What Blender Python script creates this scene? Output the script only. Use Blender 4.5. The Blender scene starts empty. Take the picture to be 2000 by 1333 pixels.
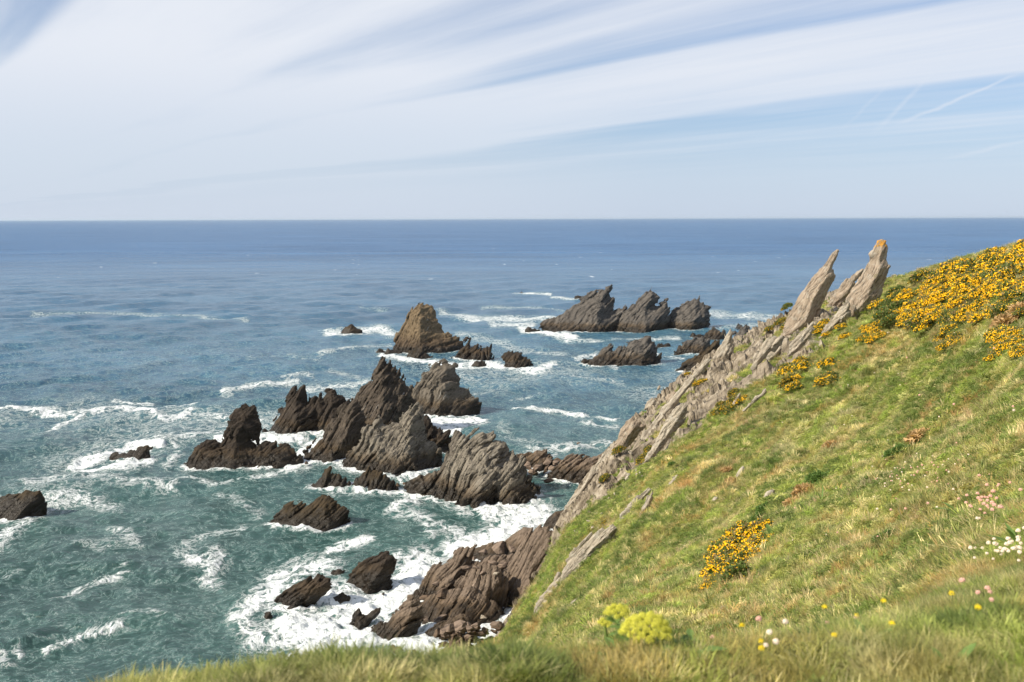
import bpy, bmesh, math, random
import numpy as np
from mathutils import Vector, Matrix, Euler
random.seed(7); RNG = np.random.default_rng(11)
SC = bpy.context.scene
COL = SC.collection
R = math.radians

# ------------------------------------------------------------------ camera
CAM_H = 35.0
FPX = 1944.4
PITCH = math.atan(239.0 / FPX)
ROLL = R(-0.17)
cam_d = bpy.data.cameras.new('camera')
cam = bpy.data.objects.new('camera', cam_d); COL.objects.link(cam)
cam_d.lens = 35.0; cam_d.sensor_width = 36.0
cam_d.clip_start = 0.1; cam_d.clip_end = 200000
cam.location = (0, 0, CAM_H)
CM = Matrix.Rotation(R(90) - PITCH, 3, 'X') @ Matrix.Rotation(ROLL, 3, 'Z')
cam.rotation_euler = CM.to_euler()
cam_d.dof.use_dof = True; cam_d.dof.focus_distance = 95; cam_d.dof.aperture_fstop = 5.6
SC.camera = cam
CMn = np.array(CM)

def P(px, py, Y):
    """world point seen at photo pixel (px, py) at distance Y; arrays allowed"""
    px = np.asarray(px, float); py = np.asarray(py, float); Y = np.asarray(Y, float)
    a = (px - 1000) / FPX; b = (666.5 - py) / FPX; c = -np.ones_like(a * b)
    d = [CMn[i, 0] * a + CMn[i, 1] * b + CMn[i, 2] * c for i in range(3)]
    return np.stack([d[0] / d[1] * Y, Y + 0 * a, CAM_H + d[2] / d[1] * Y], -1)

def sea_Y(px, py, z=0.0):
    p = P(px, py, 1.0); return (CAM_H - z) / (CAM_H - p[..., 2])

def proj(p):
    q = (np.asarray(p, float) - np.array([0, 0, CAM_H])) @ CMn
    return 1000 + FPX * q[..., 0] / -q[..., 2], 666.5 - FPX * q[..., 1] / -q[..., 2]

# ------------------------------------------------------------------ sun, sky, exposure
SUN_EL = R(36)
SUN_AZ = math.atan2(-1.0, -0.48)          # direction the light comes from, measured from +Y towards +X
sun_dir = Vector((math.sin(SUN_AZ) * math.cos(SUN_EL), math.cos(SUN_AZ) * math.cos(SUN_EL), math.sin(SUN_EL)))
sl = bpy.data.lights.new('sun', 'SUN'); sl.energy = 5.0; sl.angle = R(0.5); sl.color = (1.0, 0.90, 0.74)
so = bpy.data.objects.new('sun', sl); COL.objects.link(so)
so.rotation_euler = (-sun_dir).to_track_quat('-Z', 'Y').to_euler(); so.location = (-60, -20, 90)

class NT:
    """small helper for node trees"""
    def __init__(s, t): s.t = t; t.nodes.clear()
    def n(s, typ, **kw):
        nd = s.t.nodes.new(typ)
        for k, v in kw.items():
            if k[0] == 'i' and k[1:].isdigit(): s.set(nd.inputs[int(k[1:])], v)
            elif hasattr(nd, k): setattr(nd, k, v)
            else: s.set(nd.inputs[k.replace('_', ' ')], v)
        return nd
    def set(s, sock, v):
        if isinstance(v, bpy.types.NodeSocket): s.t.links.new(v, sock)
        else: sock.default_value = v
    def math(s, op, a, b=0.0, c=0.0, clamp=False):
        nd = s.t.nodes.new('ShaderNodeMath'); nd.operation = op; nd.use_clamp = clamp
        for i, v in enumerate((a, b, c)): s.set(nd.inputs[i], v)
        return nd.outputs[0]
    def dot(s, v, w):
        nd = s.t.nodes.new('ShaderNodeVectorMath'); nd.operation = 'DOT_PRODUCT'
        s.set(nd.inputs[0], v); nd.inputs[1].default_value = w; return nd.outputs['Value']
    def xyz(s, a, b, c):
        nd = s.t.nodes.new('ShaderNodeCombineXYZ')
        for i, v in enumerate((a, b, c)): s.set(nd.inputs[i], v)
        return nd.outputs[0]
    def noise(s, vec, scale, det=4, rough=.55, dist=0.0, typ='FBM'):
        nd = s.t.nodes.new('ShaderNodeTexNoise'); nd.noise_type = typ
        if vec is not None: s.set(nd.inputs['Vector'], vec)
        nd.inputs['Scale'].default_value = scale; nd.inputs['Detail'].default_value = det
        nd.inputs['Roughness'].default_value = rough; nd.inputs['Distortion'].default_value = dist
        return nd.outputs['Fac']
    def ramp(s, fac, pts, interp='LINEAR'):
        nd = s.t.nodes.new('ShaderNodeValToRGB'); s.set(nd.inputs[0], fac)
        e = nd.color_ramp; e.interpolation = interp
        while len(e.elements) < len(pts): e.elements.new(.5)
        for el, (p, c) in zip(e.elements, pts):
            el.position = p; el.color = (c, c, c, 1) if isinstance(c, (int, float)) else (*c, 1)
        return nd.outputs[0]
    def mix(s, f, a, b, typ='MIX'):
        nd = s.t.nodes.new('ShaderNodeMix'); nd.data_type = 'RGBA'; nd.blend_type = typ
        s.set(nd.inputs[0], f)
        for i, v in ((6, a), (7, b)):
            if isinstance(v, tuple) and len(v) == 3: v = (*v, 1)
            s.set(nd.inputs[i], v)
        return nd.outputs[2]
    def sstep(s, x, lo, hi):
        nd = s.t.nodes.new('ShaderNodeMapRange'); nd.interpolation_type = 'SMOOTHSTEP'
        s.set(nd.inputs[0], x); s.set(nd.inputs[1], lo); s.set(nd.inputs[2], hi)
        return nd.outputs[0]

W = bpy.data.worlds.new('World'); SC.world = W; W.use_nodes = True
t = NT(W.node_tree)
sky = t.n('ShaderNodeTexSky', sky_type='NISHITA', sun_disc=False)
sky.sun_elevation = SUN_EL; sky.sun_rotation = SUN_AZ; sky.altitude = 35
sky.air_density = 1.0; sky.dust_density = 0.6; sky.ozone_density = 2.0
tc = t.n('ShaderNodeTexCoord')
V = tc.outputs['Generated']
az = R(-33.2)
along = t.dot(V, (math.sin(az), math.cos(az), 0))
perp = t.dot(V, (math.cos(az), -math.sin(az), 0))
zz = t.dot(V, (0, 0, 1))
zc = t.math('MAXIMUM', zz, 0.012)
# planar cloud deck: bands run along the direction az
u = t.math('DIVIDE', along, zc); w = t.math('DIVIDE', perp, zc)
pc = t.xyz(t.math('MULTIPLY', u, .16), t.math('MULTIPLY', w, .62), 0.0)
warp = t.noise(pc, 0.55, 3, .5)
fine = t.noise(t.xyz(t.math('MULTIPLY', u, .25), t.math('MULTIPLY', w, 1.9), 3.0), 1.0, 6, .62, 0.4)
broad = t.noise(t.xyz(t.math('MULTIPLY', u, .22), t.math('MULTIPLY', w, .45), 8.0), 1.3, 4, .5, .3)
sl_ = t.math('DIVIDE', zz, t.math('MAXIMUM', t.math('ABSOLUTE', perp), .02))
sl_ = t.math('ADD', sl_, t.math('MULTIPLY', t.math('MULTIPLY', t.math('SUBTRACT', warp, .5), .5), t.math('ADD', sl_, 0.05)))
band = t.ramp(t.math('DIVIDE', sl_, 1.6), [(0.0, .62), (.030, .52), (.055, .38), (.063, .58), (.070, .30), (.080, .22), (.092, .86), (.125, .95), (.142, .80), (.152, .42),
              (.170, .60), (.19, .90), (.225, .62), (.25, .55), (.30, .92), (.40, .97), (.62, .95), (.72, .45), (1.0, .60)], 'EASE')
nf = t.sstep(zz, .015, .09)
cov = t.math('ADD', band, t.math('MULTIPLY', nf, t.math('MULTIPLY', t.math('SUBTRACT', fine, .5), .70)))
cov = t.math('ADD', cov, t.math('MULTIPLY', nf, t.math('MULTIPLY', t.math('SUBTRACT', broad, .5), .5)))
leftf = t.sstep(t.math('DIVIDE', perp, t.math('MAXIMUM', along, .05)), .95, .35)
cov = t.math('ADD', cov, t.math('MULTIPLY', t.math('MULTIPLY', t.sstep(u, 5.0, 9.0), leftf), .5))
cov = t.sstep(cov, -.10, 1.14)
hz = t.sstep(zz, .17, .0)
cov2 = t.math('MULTIPLY', cov, t.math('SUBTRACT', 1.0, t.math('MULTIPLY', hz, .58)))
skyb = t.mix(1.0, sky.outputs[0], (.86, 1.04, 1.30), 'MULTIPLY')
skyc = t.mix(t.math('MULTIPLY', hz, .75), skyb, (6.0, 7.25, 9.4))
def contrail(p0, p1, wd, stg):
    d0 = Vector(P(p0[0], p0[1], 1.0) - np.array([0, 0, CAM_H])).normalized(); d1 = Vector(P(p1[0], p1[1], 1.0) - np.array([0, 0, CAM_H])).normalized()
    nn_ = d0.cross(d1).normalized(); md = (d0 + d1).normalized(); ln = math.cos(d0.angle(d1) / 2)
    a_ = t.math('ABSOLUTE', t.math('ADD', t.dot(V, tuple(nn_)), t.math('MULTIPLY', t.math('SUBTRACT', t.noise(V, 22, 3), .5), .010)))
    return t.math('MULTIPLY', t.math('MULTIPLY', t.sstep(a_, wd, 0.0), t.sstep(t.dot(V, tuple(md)), ln - .0006, ln + .0012)), stg)
for a0_, a1_, w_, s_ in (((1725, 245), (1800, 165), .0035, .5), ((1665, 235), (1720, 180), .003, .35), ((1760, 240), (1990, 145), .0025, .45), ((1850, 310), (2040, 270), .003, .3)):
    skyc = t.mix(contrail(a0_, a1_, w_, s_), skyc, (8.8, 9.25, 10.1))
skyc = t.mix(cov2, skyc, (8.8, 9.25, 10.1))
bg = t.n('ShaderNodeBackground', Color=skyc, Strength=0.062)
wo = t.n('ShaderNodeOutputWorld'); W.node_tree.links.new(bg.outputs[0], wo.inputs[0])

vs = SC.view_settings
vs.view_transform = 'Standard'; vs.look = 'None'; vs.exposure = 0.55; vs.gamma = 1.0
SC.cycles.use_denoising = True
SC.cycles.max_bounces = 6; SC.cycles.diffuse_bounces = 3; SC.cycles.glossy_bounces = 3; SC.cycles.transmission_bounces = 3
SC.cycles.transparent_max_bounces = 6
SC.cycles.sample_clamp_indirect = 5
SC.cycles.caustics_reflective = False; SC.cycles.caustics_refractive = False

# ------------------------------------------------------------------ numpy noise
def hsh(i, j, k, s=0):
    h = (i.astype(np.int64) * 374761393 + j.astype(np.int64) * 668265263 + k.astype(np.int64) * 1442695041 + s * 977123) & 0xffffffff
    h = ((h ^ (h >> 13)) * 1274126177) & 0xffffffff
    h = ((h ^ (h >> 16)) * 2246822519) & 0xffffffff
    return ((h ^ (h >> 15)) & 0xffffff) / float(0xffffff)
def vnoise(x, y, z, s=0):
    i, j, k = np.floor(x), np.floor(y), np.floor(z)
    f, g, h = x - i, y - j, z - k
    f = f * f * (3 - 2 * f); g = g * g * (3 - 2 * g); h = h * h * (3 - 2 * h)
    r = 0
    for a in (0, 1):
        for b in (0, 1):
            for c in (0, 1):
                r = r + hsh(i + a, j + b, k + c, s) * (f if a else 1 - f) * (g if b else 1 - g) * (h if c else 1 - h)
    return r * 2 - 1
def fbm(x, y, z, o=3, s=0):
    r = 0; a = 1.0; t_ = 0
    for q in range(o):
        r = r + a * vnoise(x, y, z, s + q); t_ += a; a *= .5; x = x * 2.03 + 11; y = y * 2.03 + 5; z = z * 2.03 + 7
    return r / t_
def sst(x, a, b):
    q = np.clip((x - a) / (b - a), 0, 1); return q * q * (3 - 2 * q)

# ------------------------------------------------------------------ object helpers
def mesh_obj(name, verts, faces, mat, parent=None, smooth=False, loc=None):
    me = bpy.data.meshes.new(name)
    verts = np.asarray(verts, np.float32)
    if isinstance(faces, np.ndarray):
        nf, k = faces.shape
        me.vertices.add(len(verts)); me.vertices.foreach_set('co', verts.ravel())
        me.loops.add(nf * k); me.loops.foreach_set('vertex_index', faces.astype(np.int32).ravel())
        me.polygons.add(nf); me.polygons.foreach_set('loop_start', np.arange(0, nf * k, k, dtype=np.int32))
        me.polygons.foreach_set('loop_total', np.full(nf, k, np.int32))
        me.update(calc_edges=True)
    else:
        me.from_pydata(verts.tolist(), [], faces)
    me.polygons.foreach_set('use_smooth', np.full(len(me.polygons), smooth, bool))
    if mat: me.materials.append(mat)
    o = bpy.data.objects.new(name, me); COL.objects.link(o)
    if parent: o.parent = parent
    if loc is not None: o.location = loc
    return o
def tag(o, label=None, cat=None, group=None, kind=None):
    if label: o['label'] = label
    if cat: o['category'] = cat
    if group: o['group'] = group
    if kind: o['kind'] = kind
    return o
def empty(name, loc, rz=0):
    o = bpy.data.objects.new(name, None); COL.objects.link(o); o.location = loc; o.rotation_euler = (0, 0, rz)
    o.empty_display_size = .1
    return o
def attr(o, name, vals, typ='FLOAT'):
    a = o.data.attributes.new(name, typ, 'POINT')
    a.data.foreach_set({'FLOAT': 'value', 'INT': 'value', 'FLOAT_VECTOR': 'vector', 'FLOAT_COLOR': 'color'}[typ], np.asarray(vals, np.int32 if typ == 'INT' else np.float32).ravel())
def new_mat(name):
    m = bpy.data.materials.new(name); m.use_nodes = True; return m, NT(m.node_tree)
def finish(t, color, rough=.85, bump=None, bstr=.5, bdist=.1, spec=.3, **kw):
    b = t.n('ShaderNodeBsdfPrincipled'); t.set(b.inputs['Base Color'], (*color, 1) if isinstance(color, tuple) and len(color) == 3 else color)
    t.set(b.inputs['Roughness'], rough); t.set(b.inputs['Specular IOR Level'], spec)
    if bump is not None:
        bn = t.n('ShaderNodeBump'); t.set(bn.inputs['Height'], bump); t.set(bn.inputs['Strength'], bstr); t.set(bn.inputs['Distance'], bdist)
        t.t.links.new(bn.outputs[0], b.inputs['Normal'])
    for k, v in kw.items(): t.set(b.inputs[k.replace('_', ' ')], v)
    o = t.n('ShaderNodeOutputMaterial'); t.t.links.new(b.outputs[0], o.inputs[0])
    return b

# ------------------------------------------------------------------ materials
def bed_axes(dip, phi):
    d, f = R(dip), R(phi)
    tt = np.array([math.cos(d), 0, math.sin(d)])
    n = np.array([-math.sin(d) * math.cos(f), math.sin(f), math.cos(d) * math.cos(f)])
    m = np.cross(n, tt)
    return n, tt, m

def rock_mat(name, dark, mid, pale, dip=56, phi=22, scale=1.0, tide=3.0, tidecol=(.075, .05, .026), lichen=.0, orange=.0, guano=.0):
    m, t = new_mat(name)
    geo = t.n('ShaderNodeNewGeometry'); p = geo.outputs['Position']
    n, tt, mm = bed_axes(dip, phi)
    a, b, c = t.dot(p, tuple(n)), t.dot(p, tuple(tt)), t.dot(p, tuple(mm))
    wv = t.noise(p, .35 * scale, 3, .5)
    a2 = t.math('ADD', a, t.math('MULTIPLY', wv, 1.6 / scale))
    lay = t.xyz(t.math('MULTIPLY', a2, 2.6 * scale), t.math('MULTIPLY', b, .22 * scale), t.math('MULTIPLY', c, .35 * scale))
    s1 = t.noise(lay, 1.0, 5, .65, .3)
    lay2 = t.xyz(t.math('MULTIPLY', a2, 9 * scale), t.math('MULTIPLY', b, .9 * scale), t.math('MULTIPLY', c, 1.2 * scale))
    s2 = t.noise(lay2, 1.0, 4, .7, .2)
    blotch = t.noise(p, .5 * scale, 4, .6)
    f = t.math('ADD', t.math('MULTIPLY', s1, .55), t.math('MULTIPLY', blotch, .45))
    colr = t.ramp(f, [(.30, dark), (.46, mid), (.60, mid), (.72, pale)])
    crev = t.sstep(s2, .38, .50)
    colr = t.mix(t.math('MULTIPLY', t.math('SUBTRACT', 1.0, crev), .7), colr, tuple(x * .35 for x in dark))
    z = t.dot(p, (0, 0, 1))
    if guano:
        g = t.noise(t.xyz(t.math('MULTIPLY', a2, 3.5), t.math('MULTIPLY', b, .12), t.math('MULTIPLY', c, .6)), 1.0, 2, .5)
        gm = t.math('MULTIPLY', t.sstep(g, .66, .70), t.sstep(t.noise(p, .22, 2), .5, .62))
        colr = t.mix(t.math('MULTIPLY', gm, guano), colr, (.5, .48, .45))
    if lichen:
        l = t.math('MULTIPLY', t.sstep(t.noise(p, 1.7 * scale, 6, .75), .52, .60), lichen)
        colr = t.mix(l, colr, (.42, .40, .34))
        l2 = t.math('MULTIPLY', t.sstep(t.noise(p, .9 * scale, 6, .75, 1.0), .60, .66), .6)
        colr = t.mix(l2, colr, (.13, .12, .055))
    if orange:
        o_ = t.math('MULTIPLY', t.sstep(t.noise(p, .8 * scale, 5, .7), 1 - .36 - orange * .05, .68), .9)
        colr = t.mix(o_, colr, (.50, .19, .02))
    rough = .86
    if tide:
        zn = t.math('ADD', z, t.math('MULTIPLY', t.math('SUBTRACT', t.noise(p, .45, 4, .6), .5), 3.0))
        wet = t.sstep(zn, tide, tide * .35)
        tcol = t.mix(t.sstep(s1, .38, .62), tuple(x * .45 for x in tidecol), tuple(x * 1.35 for x in tidecol))
        colr = t.mix(t.math('MULTIPLY', wet, .8), colr, tcol)
        wet2 = t.sstep(zn, 1.9, .5)
        colr = t.mix(t.math('MULTIPLY', wet2, .82), colr, (.012, .010, .008))
        rough = t.math('SUBTRACT', .86, t.math('MULTIPLY', wet2, .5))
    h = t.math('ADD', t.math('MULTIPLY', s1, .6), t.math('MULTIPLY', s2, .35))
    h = t.math('ADD', h, t.math('MULTIPLY', t.noise(p, 5 * scale, 4, .7), .16))
    finish(t, colr, rough, h, .9, .35 / scale, .25)
    return m

M = {}
M['stack'] = rock_mat('stack_rock', (.028, .023, .018), (.135, .117, .094), (.38, .33, .265), guano=.6)
M['stack_dark'] = rock_mat('dark_stack_rock', (.010, .008, .007), (.042, .032, .024), (.15, .115, .08), tide=2.6)
M['stack_mid'] = rock_mat('brown_stack_rock', (.015, .012, .010), (.075, .060, .046), (.23, .185, .14), guano=.6)
M['stack_pale'] = rock_mat('pale_stack_rock', (.035, .029, .023), (.19, .168, .135), (.46, .41, .33), guano=.8)
M['stack_gold'] = rock_mat('ochre_stack_rock', (.05, .038, .026), (.17, .125, .075), (.34, .26, .15), tide=5.0, tidecol=(.055, .038, .026), guano=.5)
M['far'] = rock_mat('far_grey_rock', (.020, .018, .017), (.105, .094, .083), (.31, .27, .225), dip=40, phi=18, scale=.7, guano=.3)
M['low'] = rock_mat('tidal_rock', (.011, .009, .006), (.055, .039, .022), (.14, .10, .058), dip=48, tide=2.0, tidecol=(.060, .042, .02))
M['shelf'] = rock_mat('shelf_rock', (.028, .020, .015), (.165, .126, .095), (.42, .33, .26), dip=60, scale=1.3, tide=2.2, tidecol=(.12, .078, .04))
M['block'] = rock_mat('block_rock', (.09, .066, .052), (.20, .15, .115), (.31, .245, .195), dip=20, scale=.6, tide=0)
M['wetblock'] = rock_mat('wet_block_rock', (.05, .036, .026), (.115, .08, .055), (.18, .13, .09), dip=20, scale=.6, tide=0)
M['pale'] = rock_mat('pale_slab_rock', (.11, .088, .066), (.36, .315, .25), (.56, .51, .43), dip=50, scale=1.9, tide=0, lichen=.55)
M['tower'] = rock_mat('tower_rock', (.10, .072, .05), (.33, .265, .20), (.54, .47, .37), dip=58, scale=1.3, tide=0, lichen=.4)
M['orange_lichen'] = None
m, t = new_mat('orange_lichen'); geo = t.n('ShaderNodeNewGeometry')
finish(t, t.ramp(t.noise(geo.outputs['Position'], 9, 4, .7), [(.35, (.22, .17, .11)), (.45, (.40, .20, .04)), (.7, (.60, .30, .04))]), .9, t.noise(geo.outputs['Position'], 20, 3), .6, .03)
M['orange_lichen'] = m

# ------------------------------------------------------------------ implicit rocks
def surface_nets(F, org, h):
    nx, ny, nz = F.shape
    S = F < 0
    c = S[:-1, :-1, :-1].astype(np.int8)
    cnt = np.zeros((nx - 1, ny - 1, nz - 1), np.int8)
    for a in (0, 1):
        for b in (0, 1):
            for d in (0, 1): cnt += S[a:nx - 1 + a, b:ny - 1 + b, d:nz - 1 + d]
    act = (cnt > 0) & (cnt < 8)
    I = np.argwhere(act)
    idx = np.full(act.shape, -1, np.int64); idx[act] = np.arange(len(I))
    acc = np.zeros((len(I), 3)); num = np.zeros(len(I))
    cor = [(a, b, d) for a in (0, 1) for b in (0, 1) for d in (0, 1)]
    val = {q: F[I[:, 0] + q[0], I[:, 1] + q[1], I[:, 2] + q[2]] for q in cor}
    for q in cor:
        for ax in range(3):
            if q[ax] == 0:
                q2 = tuple(1 if i == ax else q[i] for i in range(3))
                f0, f1 = val[q], val[q2]
                m_ = (f0 < 0) != (f1 < 0)
                tt = np.where(m_, f0 / np.where(m_, f0 - f1, 1), 0)
                pt = np.tile(np.array(q, float), (len(I), 1)); pt[:, ax] += tt
                acc += np.where(m_[:, None], pt, 0); num += m_
    v = (I + acc / num[:, None]) * h + org
    quads = []
    for ax in range(3):
        sl0 = [slice(1, -1)] * 3; sl1 = [slice(1, -1)] * 3
        sl0[ax] = slice(0, -1); sl1[ax] = slice(1, None)
        A = S[tuple(sl0)]; B = S[tuple(sl1)]
        o1, o2 = [i for i in range(3) if i != ax]
        for flip, mk in ((False, A & ~B), (True, ~A & B)):
            E = np.argwhere(mk)
            if not len(E): continue
            E = E + 1; E[:, ax] -= 1
            def cell(d1, d2):
                C_ = E.copy(); C_[:, o1] -= d1; C_[:, o2] -= d2
                return idx[C_[:, 0], C_[:, 1], C_[:, 2]]
            q = np.stack([cell(1, 1), cell(0, 1), cell(0, 0), cell(1, 0)], 1)
            if flip ^ (ax == 1): q = q[:, ::-1]
            quads.append(q)
    f = np.concatenate(quads)
    f = f[(f >= 0).all(1)]
    return v, f

def poly_dist(U, Z, poly):
    """signed distance, positive inside"""
    d2 = np.full(U.shape, 1e9); ins = np.zeros(U.shape, bool)
    n = len(poly)
    for i in range(n):
        (x0, y0), (x1, y1) = poly[i], poly[(i + 1) % n]
        ex, ey = x1 - x0, y1 - y0
        L = ex * ex + ey * ey + 1e-9
        q = np.clip(((U - x0) * ex + (Z - y0) * ey) / L, 0, 1)
        d2 = np.minimum(d2, (U - x0 - q * ex) ** 2 + (Z - y0 - q * ey) ** 2)
        if y0 != y1:
            c = ((y0 > Z) != (y1 > Z)) & (U < (x1 - x0) * (Z - y0) / (y1 - y0) + x0)
            ins ^= c
    return np.where(ins, 1, -1) * np.sqrt(d2)

FOOT = []          # waterline points of the sea rocks, for the foam round them
def strata(x, y, z, ax, s, amp, seed):
    n, tt, mm = ax
    a = x * n[0] + y * n[1] + z * n[2]; b = x * tt[0] + y * tt[1] + z * tt[2]; c = x * mm[0] + y * mm[1] + z * mm[2]
    wv = fbm(x / (7 * s), y / (7 * s), z / (7 * s), 2, seed)
    r = 0
    for k, (s1, s2, s3, am) in enumerate(((1.9, 8, 6, .85), (.8, 3.4, 2.6, .62), (.33, 1.3, 1.2, .34))):
        A = a / (s1 * s) + wv * 1.5 * (1.9 / s1) ** .6
        i = np.floor(A); fa = A - i
        z0 = i * 0
        j = np.floor(b / (s2 * s) + hsh(i, z0, z0, seed + k) * 9 + wv * .8); kk = np.floor(c / (s3 * s) + hsh(i, z0, z0 + 3, seed + k) * 9)
        v = hsh(i, j, kk, seed + 20 + k) * 2 - 1
        tip = (fa - .5) * (hsh(i, j, kk, seed + 40 + k) - .35) * 1.6        # each slab leans: saw-tooth ledges
        r = r + am * (v * .6 + tip + .26 - 1.0 * np.exp(-np.minimum(fa, 1 - fa) / .10))
    return r * amp

def rock(name, blades, mat, label, cat='rock', dip=56, phi=22, s=1.0, amp=.66, vox=None, foot=True, group=None, yaw=0.0, rough=.5, smooth=False):
    """blades: list of dict(pts=[(px,py)..] top outline left to right, Y=distance of the plane, slope, tmax, closed)"""
    seed = (sum(map(ord, label)) * 7) % 9999
    if foot: dip += (seed % 7 - 3) * 2.5; phi += (seed % 5 - 2) * 9; s *= .8 + .13 * (seed % 4)
    Y0 = float(np.mean([b['Y'] for b in blades]))
    cx = float(np.mean([np.mean([q[0] for q in b['pts']]) for b in blades]))
    vox = vox or 1.0 * Y0 / 995
    o3 = P(cx, 700, Y0); org = np.array([o3[0], Y0, 0.0])
    ca, sa = math.cos(yaw), math.sin(yaw)
    B = []
    for b in blades:
        q = []
        for (px, py) in b['pts']:
            # intersect the ray with the vertical plane through (x of cx at Y, Y) turned by yaw
            r = P(px, py, 1.0); d = np.array([r[0], 1.0, r[2] - CAM_H])
            yo = b['Y']; xo = P(cx, 700, yo)[0]
            k = (-sa * xo + ca * yo) / (-sa * d[0] + ca * d[1])
            wx, wy, wz = d[0] * k, d[1] * k, CAM_H + d[2] * k
            q.append(((wx - org[0]) * ca + (wy - org[1]) * sa, wz))
        off = (-(P(cx, 700, b['Y'])[0] - org[0])) * sa + (b['Y'] - org[1]) * ca
        zb = b.get('bottom', -9.0)
        if not b.get('closed'):
            q = q + [(q[-1][0] + b.get('flare', .6), zb), (q[0][0] - b.get('flare', .6), zb)]
        B.append((np.array(q), off, b.get('slope', .9), b.get('tmax', 6.0), b.get('lean', 0.0)))
    zmin = min(b.get('zmin', -1.2) for b in blades)
    us = np.concatenate([q[:, 0] for q, *_ in B]); zs = np.concatenate([q[:, 1] for q, *_ in B])
    mg = amp * 1.6 + 2 * vox
    u0, u1 = us.min() - mg, us.max() + mg
    z0, z1 = zmin, zs.max() + mg
    w0 = min(o_ - t_ for _, o_, _, t_, _ in B) - mg; w1 = max(o_ + t_ for _, o_, _, t_, _ in B) + mg
    gu = np.arange(u0, u1, vox); gw = np.arange(w0, w1, vox); gz = np.arange(z0 - vox, z1, vox)
    U2, Z2 = np.meshgrid(gu, gz, indexing='ij')
    F = np.full((len(gu), len(gw), len(gz)), 1e3)
    for q, off, slp, tmx, lean in B:
        D = poly_dist(U2, Z2, q)[:, None, :]
        w_ = np.abs(gw[None, :, None] - off - lean * np.maximum(0, Z2[:, None, :]))
        f = np.maximum(w_ / slp - D, (w_ - tmx) / slp) * (slp / math.sqrt(1 + slp * slp))
        F = np.minimum(F, f)
    near = np.abs(F) < mg
    I = np.argwhere(near)
    x = gu[I[:, 0]]; y = gw[I[:, 1]]; z = gz[I[:, 2]]
    X = org[0] + x * ca - y * sa; Yw = org[1] + x * sa + y * ca
    ax = bed_axes(dip, phi)
    nz_ = strata(X, Yw, z, ax, s, amp, seed)
    nz_ = nz_ * .78 + strata(X, Yw, z, bed_axes(-38, -35), s * 1.5, amp * .42, seed + 300)
    nz_ += rough * amp * 2 * fbm(X / (3.2 * s), Yw / (3.2 * s), z / (3.2 * s), 5, seed + 77)
    F[near] -= nz_ * .8 + amp * (.15 if Y0 < 200 else .12)
    F[:, :, 0] = 5.0; F[0] = 5.0; F[-1] = 5.0; F[:, 0] = 5.0; F[:, -1] = 5.0
    v, f = surface_nets(F, np.array([gu[0], gw[0], gz[0]]), vox)
    # drop small floating crumbs
    v, f = largest(v, f)
    wv = np.empty_like(v); wv[:, 0] = v[:, 0] * ca - v[:, 1] * sa; wv[:, 1] = v[:, 0] * sa + v[:, 1] * ca; wv[:, 2] = v[:, 2]
    if foot:
        k = np.abs(wv[:, 2] - .3) < max(.35, vox)
        FOOT.append(wv[k][:, :2] + org[:2])
    zlo = wv[:, 2].min()
    o = mesh_obj(name, wv - np.array([0, 0, zlo]), f, mat, smooth=smooth, loc=(org[0], org[1], zlo))
    tag(o, label, cat, group)
    return o

def largest(v, f):
    """keep islands bigger than 3% of the mesh"""
    n = len(v); lab = np.arange(n)
    e = np.concatenate([f[:, [0, 1]], f[:, [1, 2]], f[:, [2, 3]]])
    for _ in range(400):
        l0 = lab.copy()
        m_ = np.minimum(lab[e[:, 0]], lab[e[:, 1]])
        np.minimum.at(lab, e[:, 0], m_); np.minimum.at(lab, e[:, 1], m_)
        lab = lab[lab]; lab = lab[lab]
        if (lab == l0).all(): break
    cnt = np.bincount(lab, minlength=n)
    keep = cnt[lab] == cnt.max()
    new = np.cumsum(keep) - 1
    fk = keep[f[:, 0]]
    return v[keep], new[f[fk]]

def B(pts, base=None, Y=None, t=None, slope=.9, tmax=6.0, **kw):
    """a blade; base = photo row of its front waterline"""
    if Y is None:
        cx = float(np.mean([q[0] for q in pts])); Y = float(sea_Y(cx, base)) + (t if t is not None else tmax * .8)
    d = dict(pts=pts, Y=Y, slope=slope, tmax=tmax); d.update(kw); return d

#ROCKS#
# --- sea stacks of the near group
rock('sea_stack', [B([(354, 915), (366, 888), (392, 866), (400, 857), (414, 853), (424, 858), (430, 863), (440, 836), (452, 818), (474, 803), (494, 803), (500, 822), (499, 860), (515, 868), (540, 857), (546, 868), (566, 872), (580, 888), (588, 910)], 916, tmax=6.0, slope=.7)],
     M['stack_dark'], 'low dark rock with a stubby upright thumb, leftmost of the sea stacks', 'sea stack')
rock('sea_stack', [B([(512, 853), (524, 836), (546, 818), (552, 796), (570, 764), (586, 755), (594, 756), (599, 776), (610, 788), (620, 790), (632, 800), (640, 840), (648, 860)], 853, tmax=5.5, slope=.8)],
     M['stack_dark'], 'dark stack with a hooked twin tip behind the thumb rock', 'sea stack')
rock('sea_stack', [B([(606, 850), (612, 800), (617, 778), (626, 770), (634, 782), (640, 766), (648, 763), (656, 766), (664, 776), (682, 782), (690, 800), (700, 860)], 850, tmax=4.0, slope=.8)],
     M['stack_dark'], 'short dark notched stack squeezed left of the tall twin peaks', 'sea stack')
rock('sea_stack', [B([(640, 880), (668, 830), (690, 782), (704, 768), (724, 742), (728, 724), (744, 708), (756, 710), (764, 724), (782, 744), (792, 752), (804, 758), (812, 790), (818, 830), (824, 880)], 880, t=15, tmax=7.5, slope=.85)],
     M['stack_mid'], 'tall dark grey sea stack with a narrow pointed peak, long shoulder falling left', 'sea stack')
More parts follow.
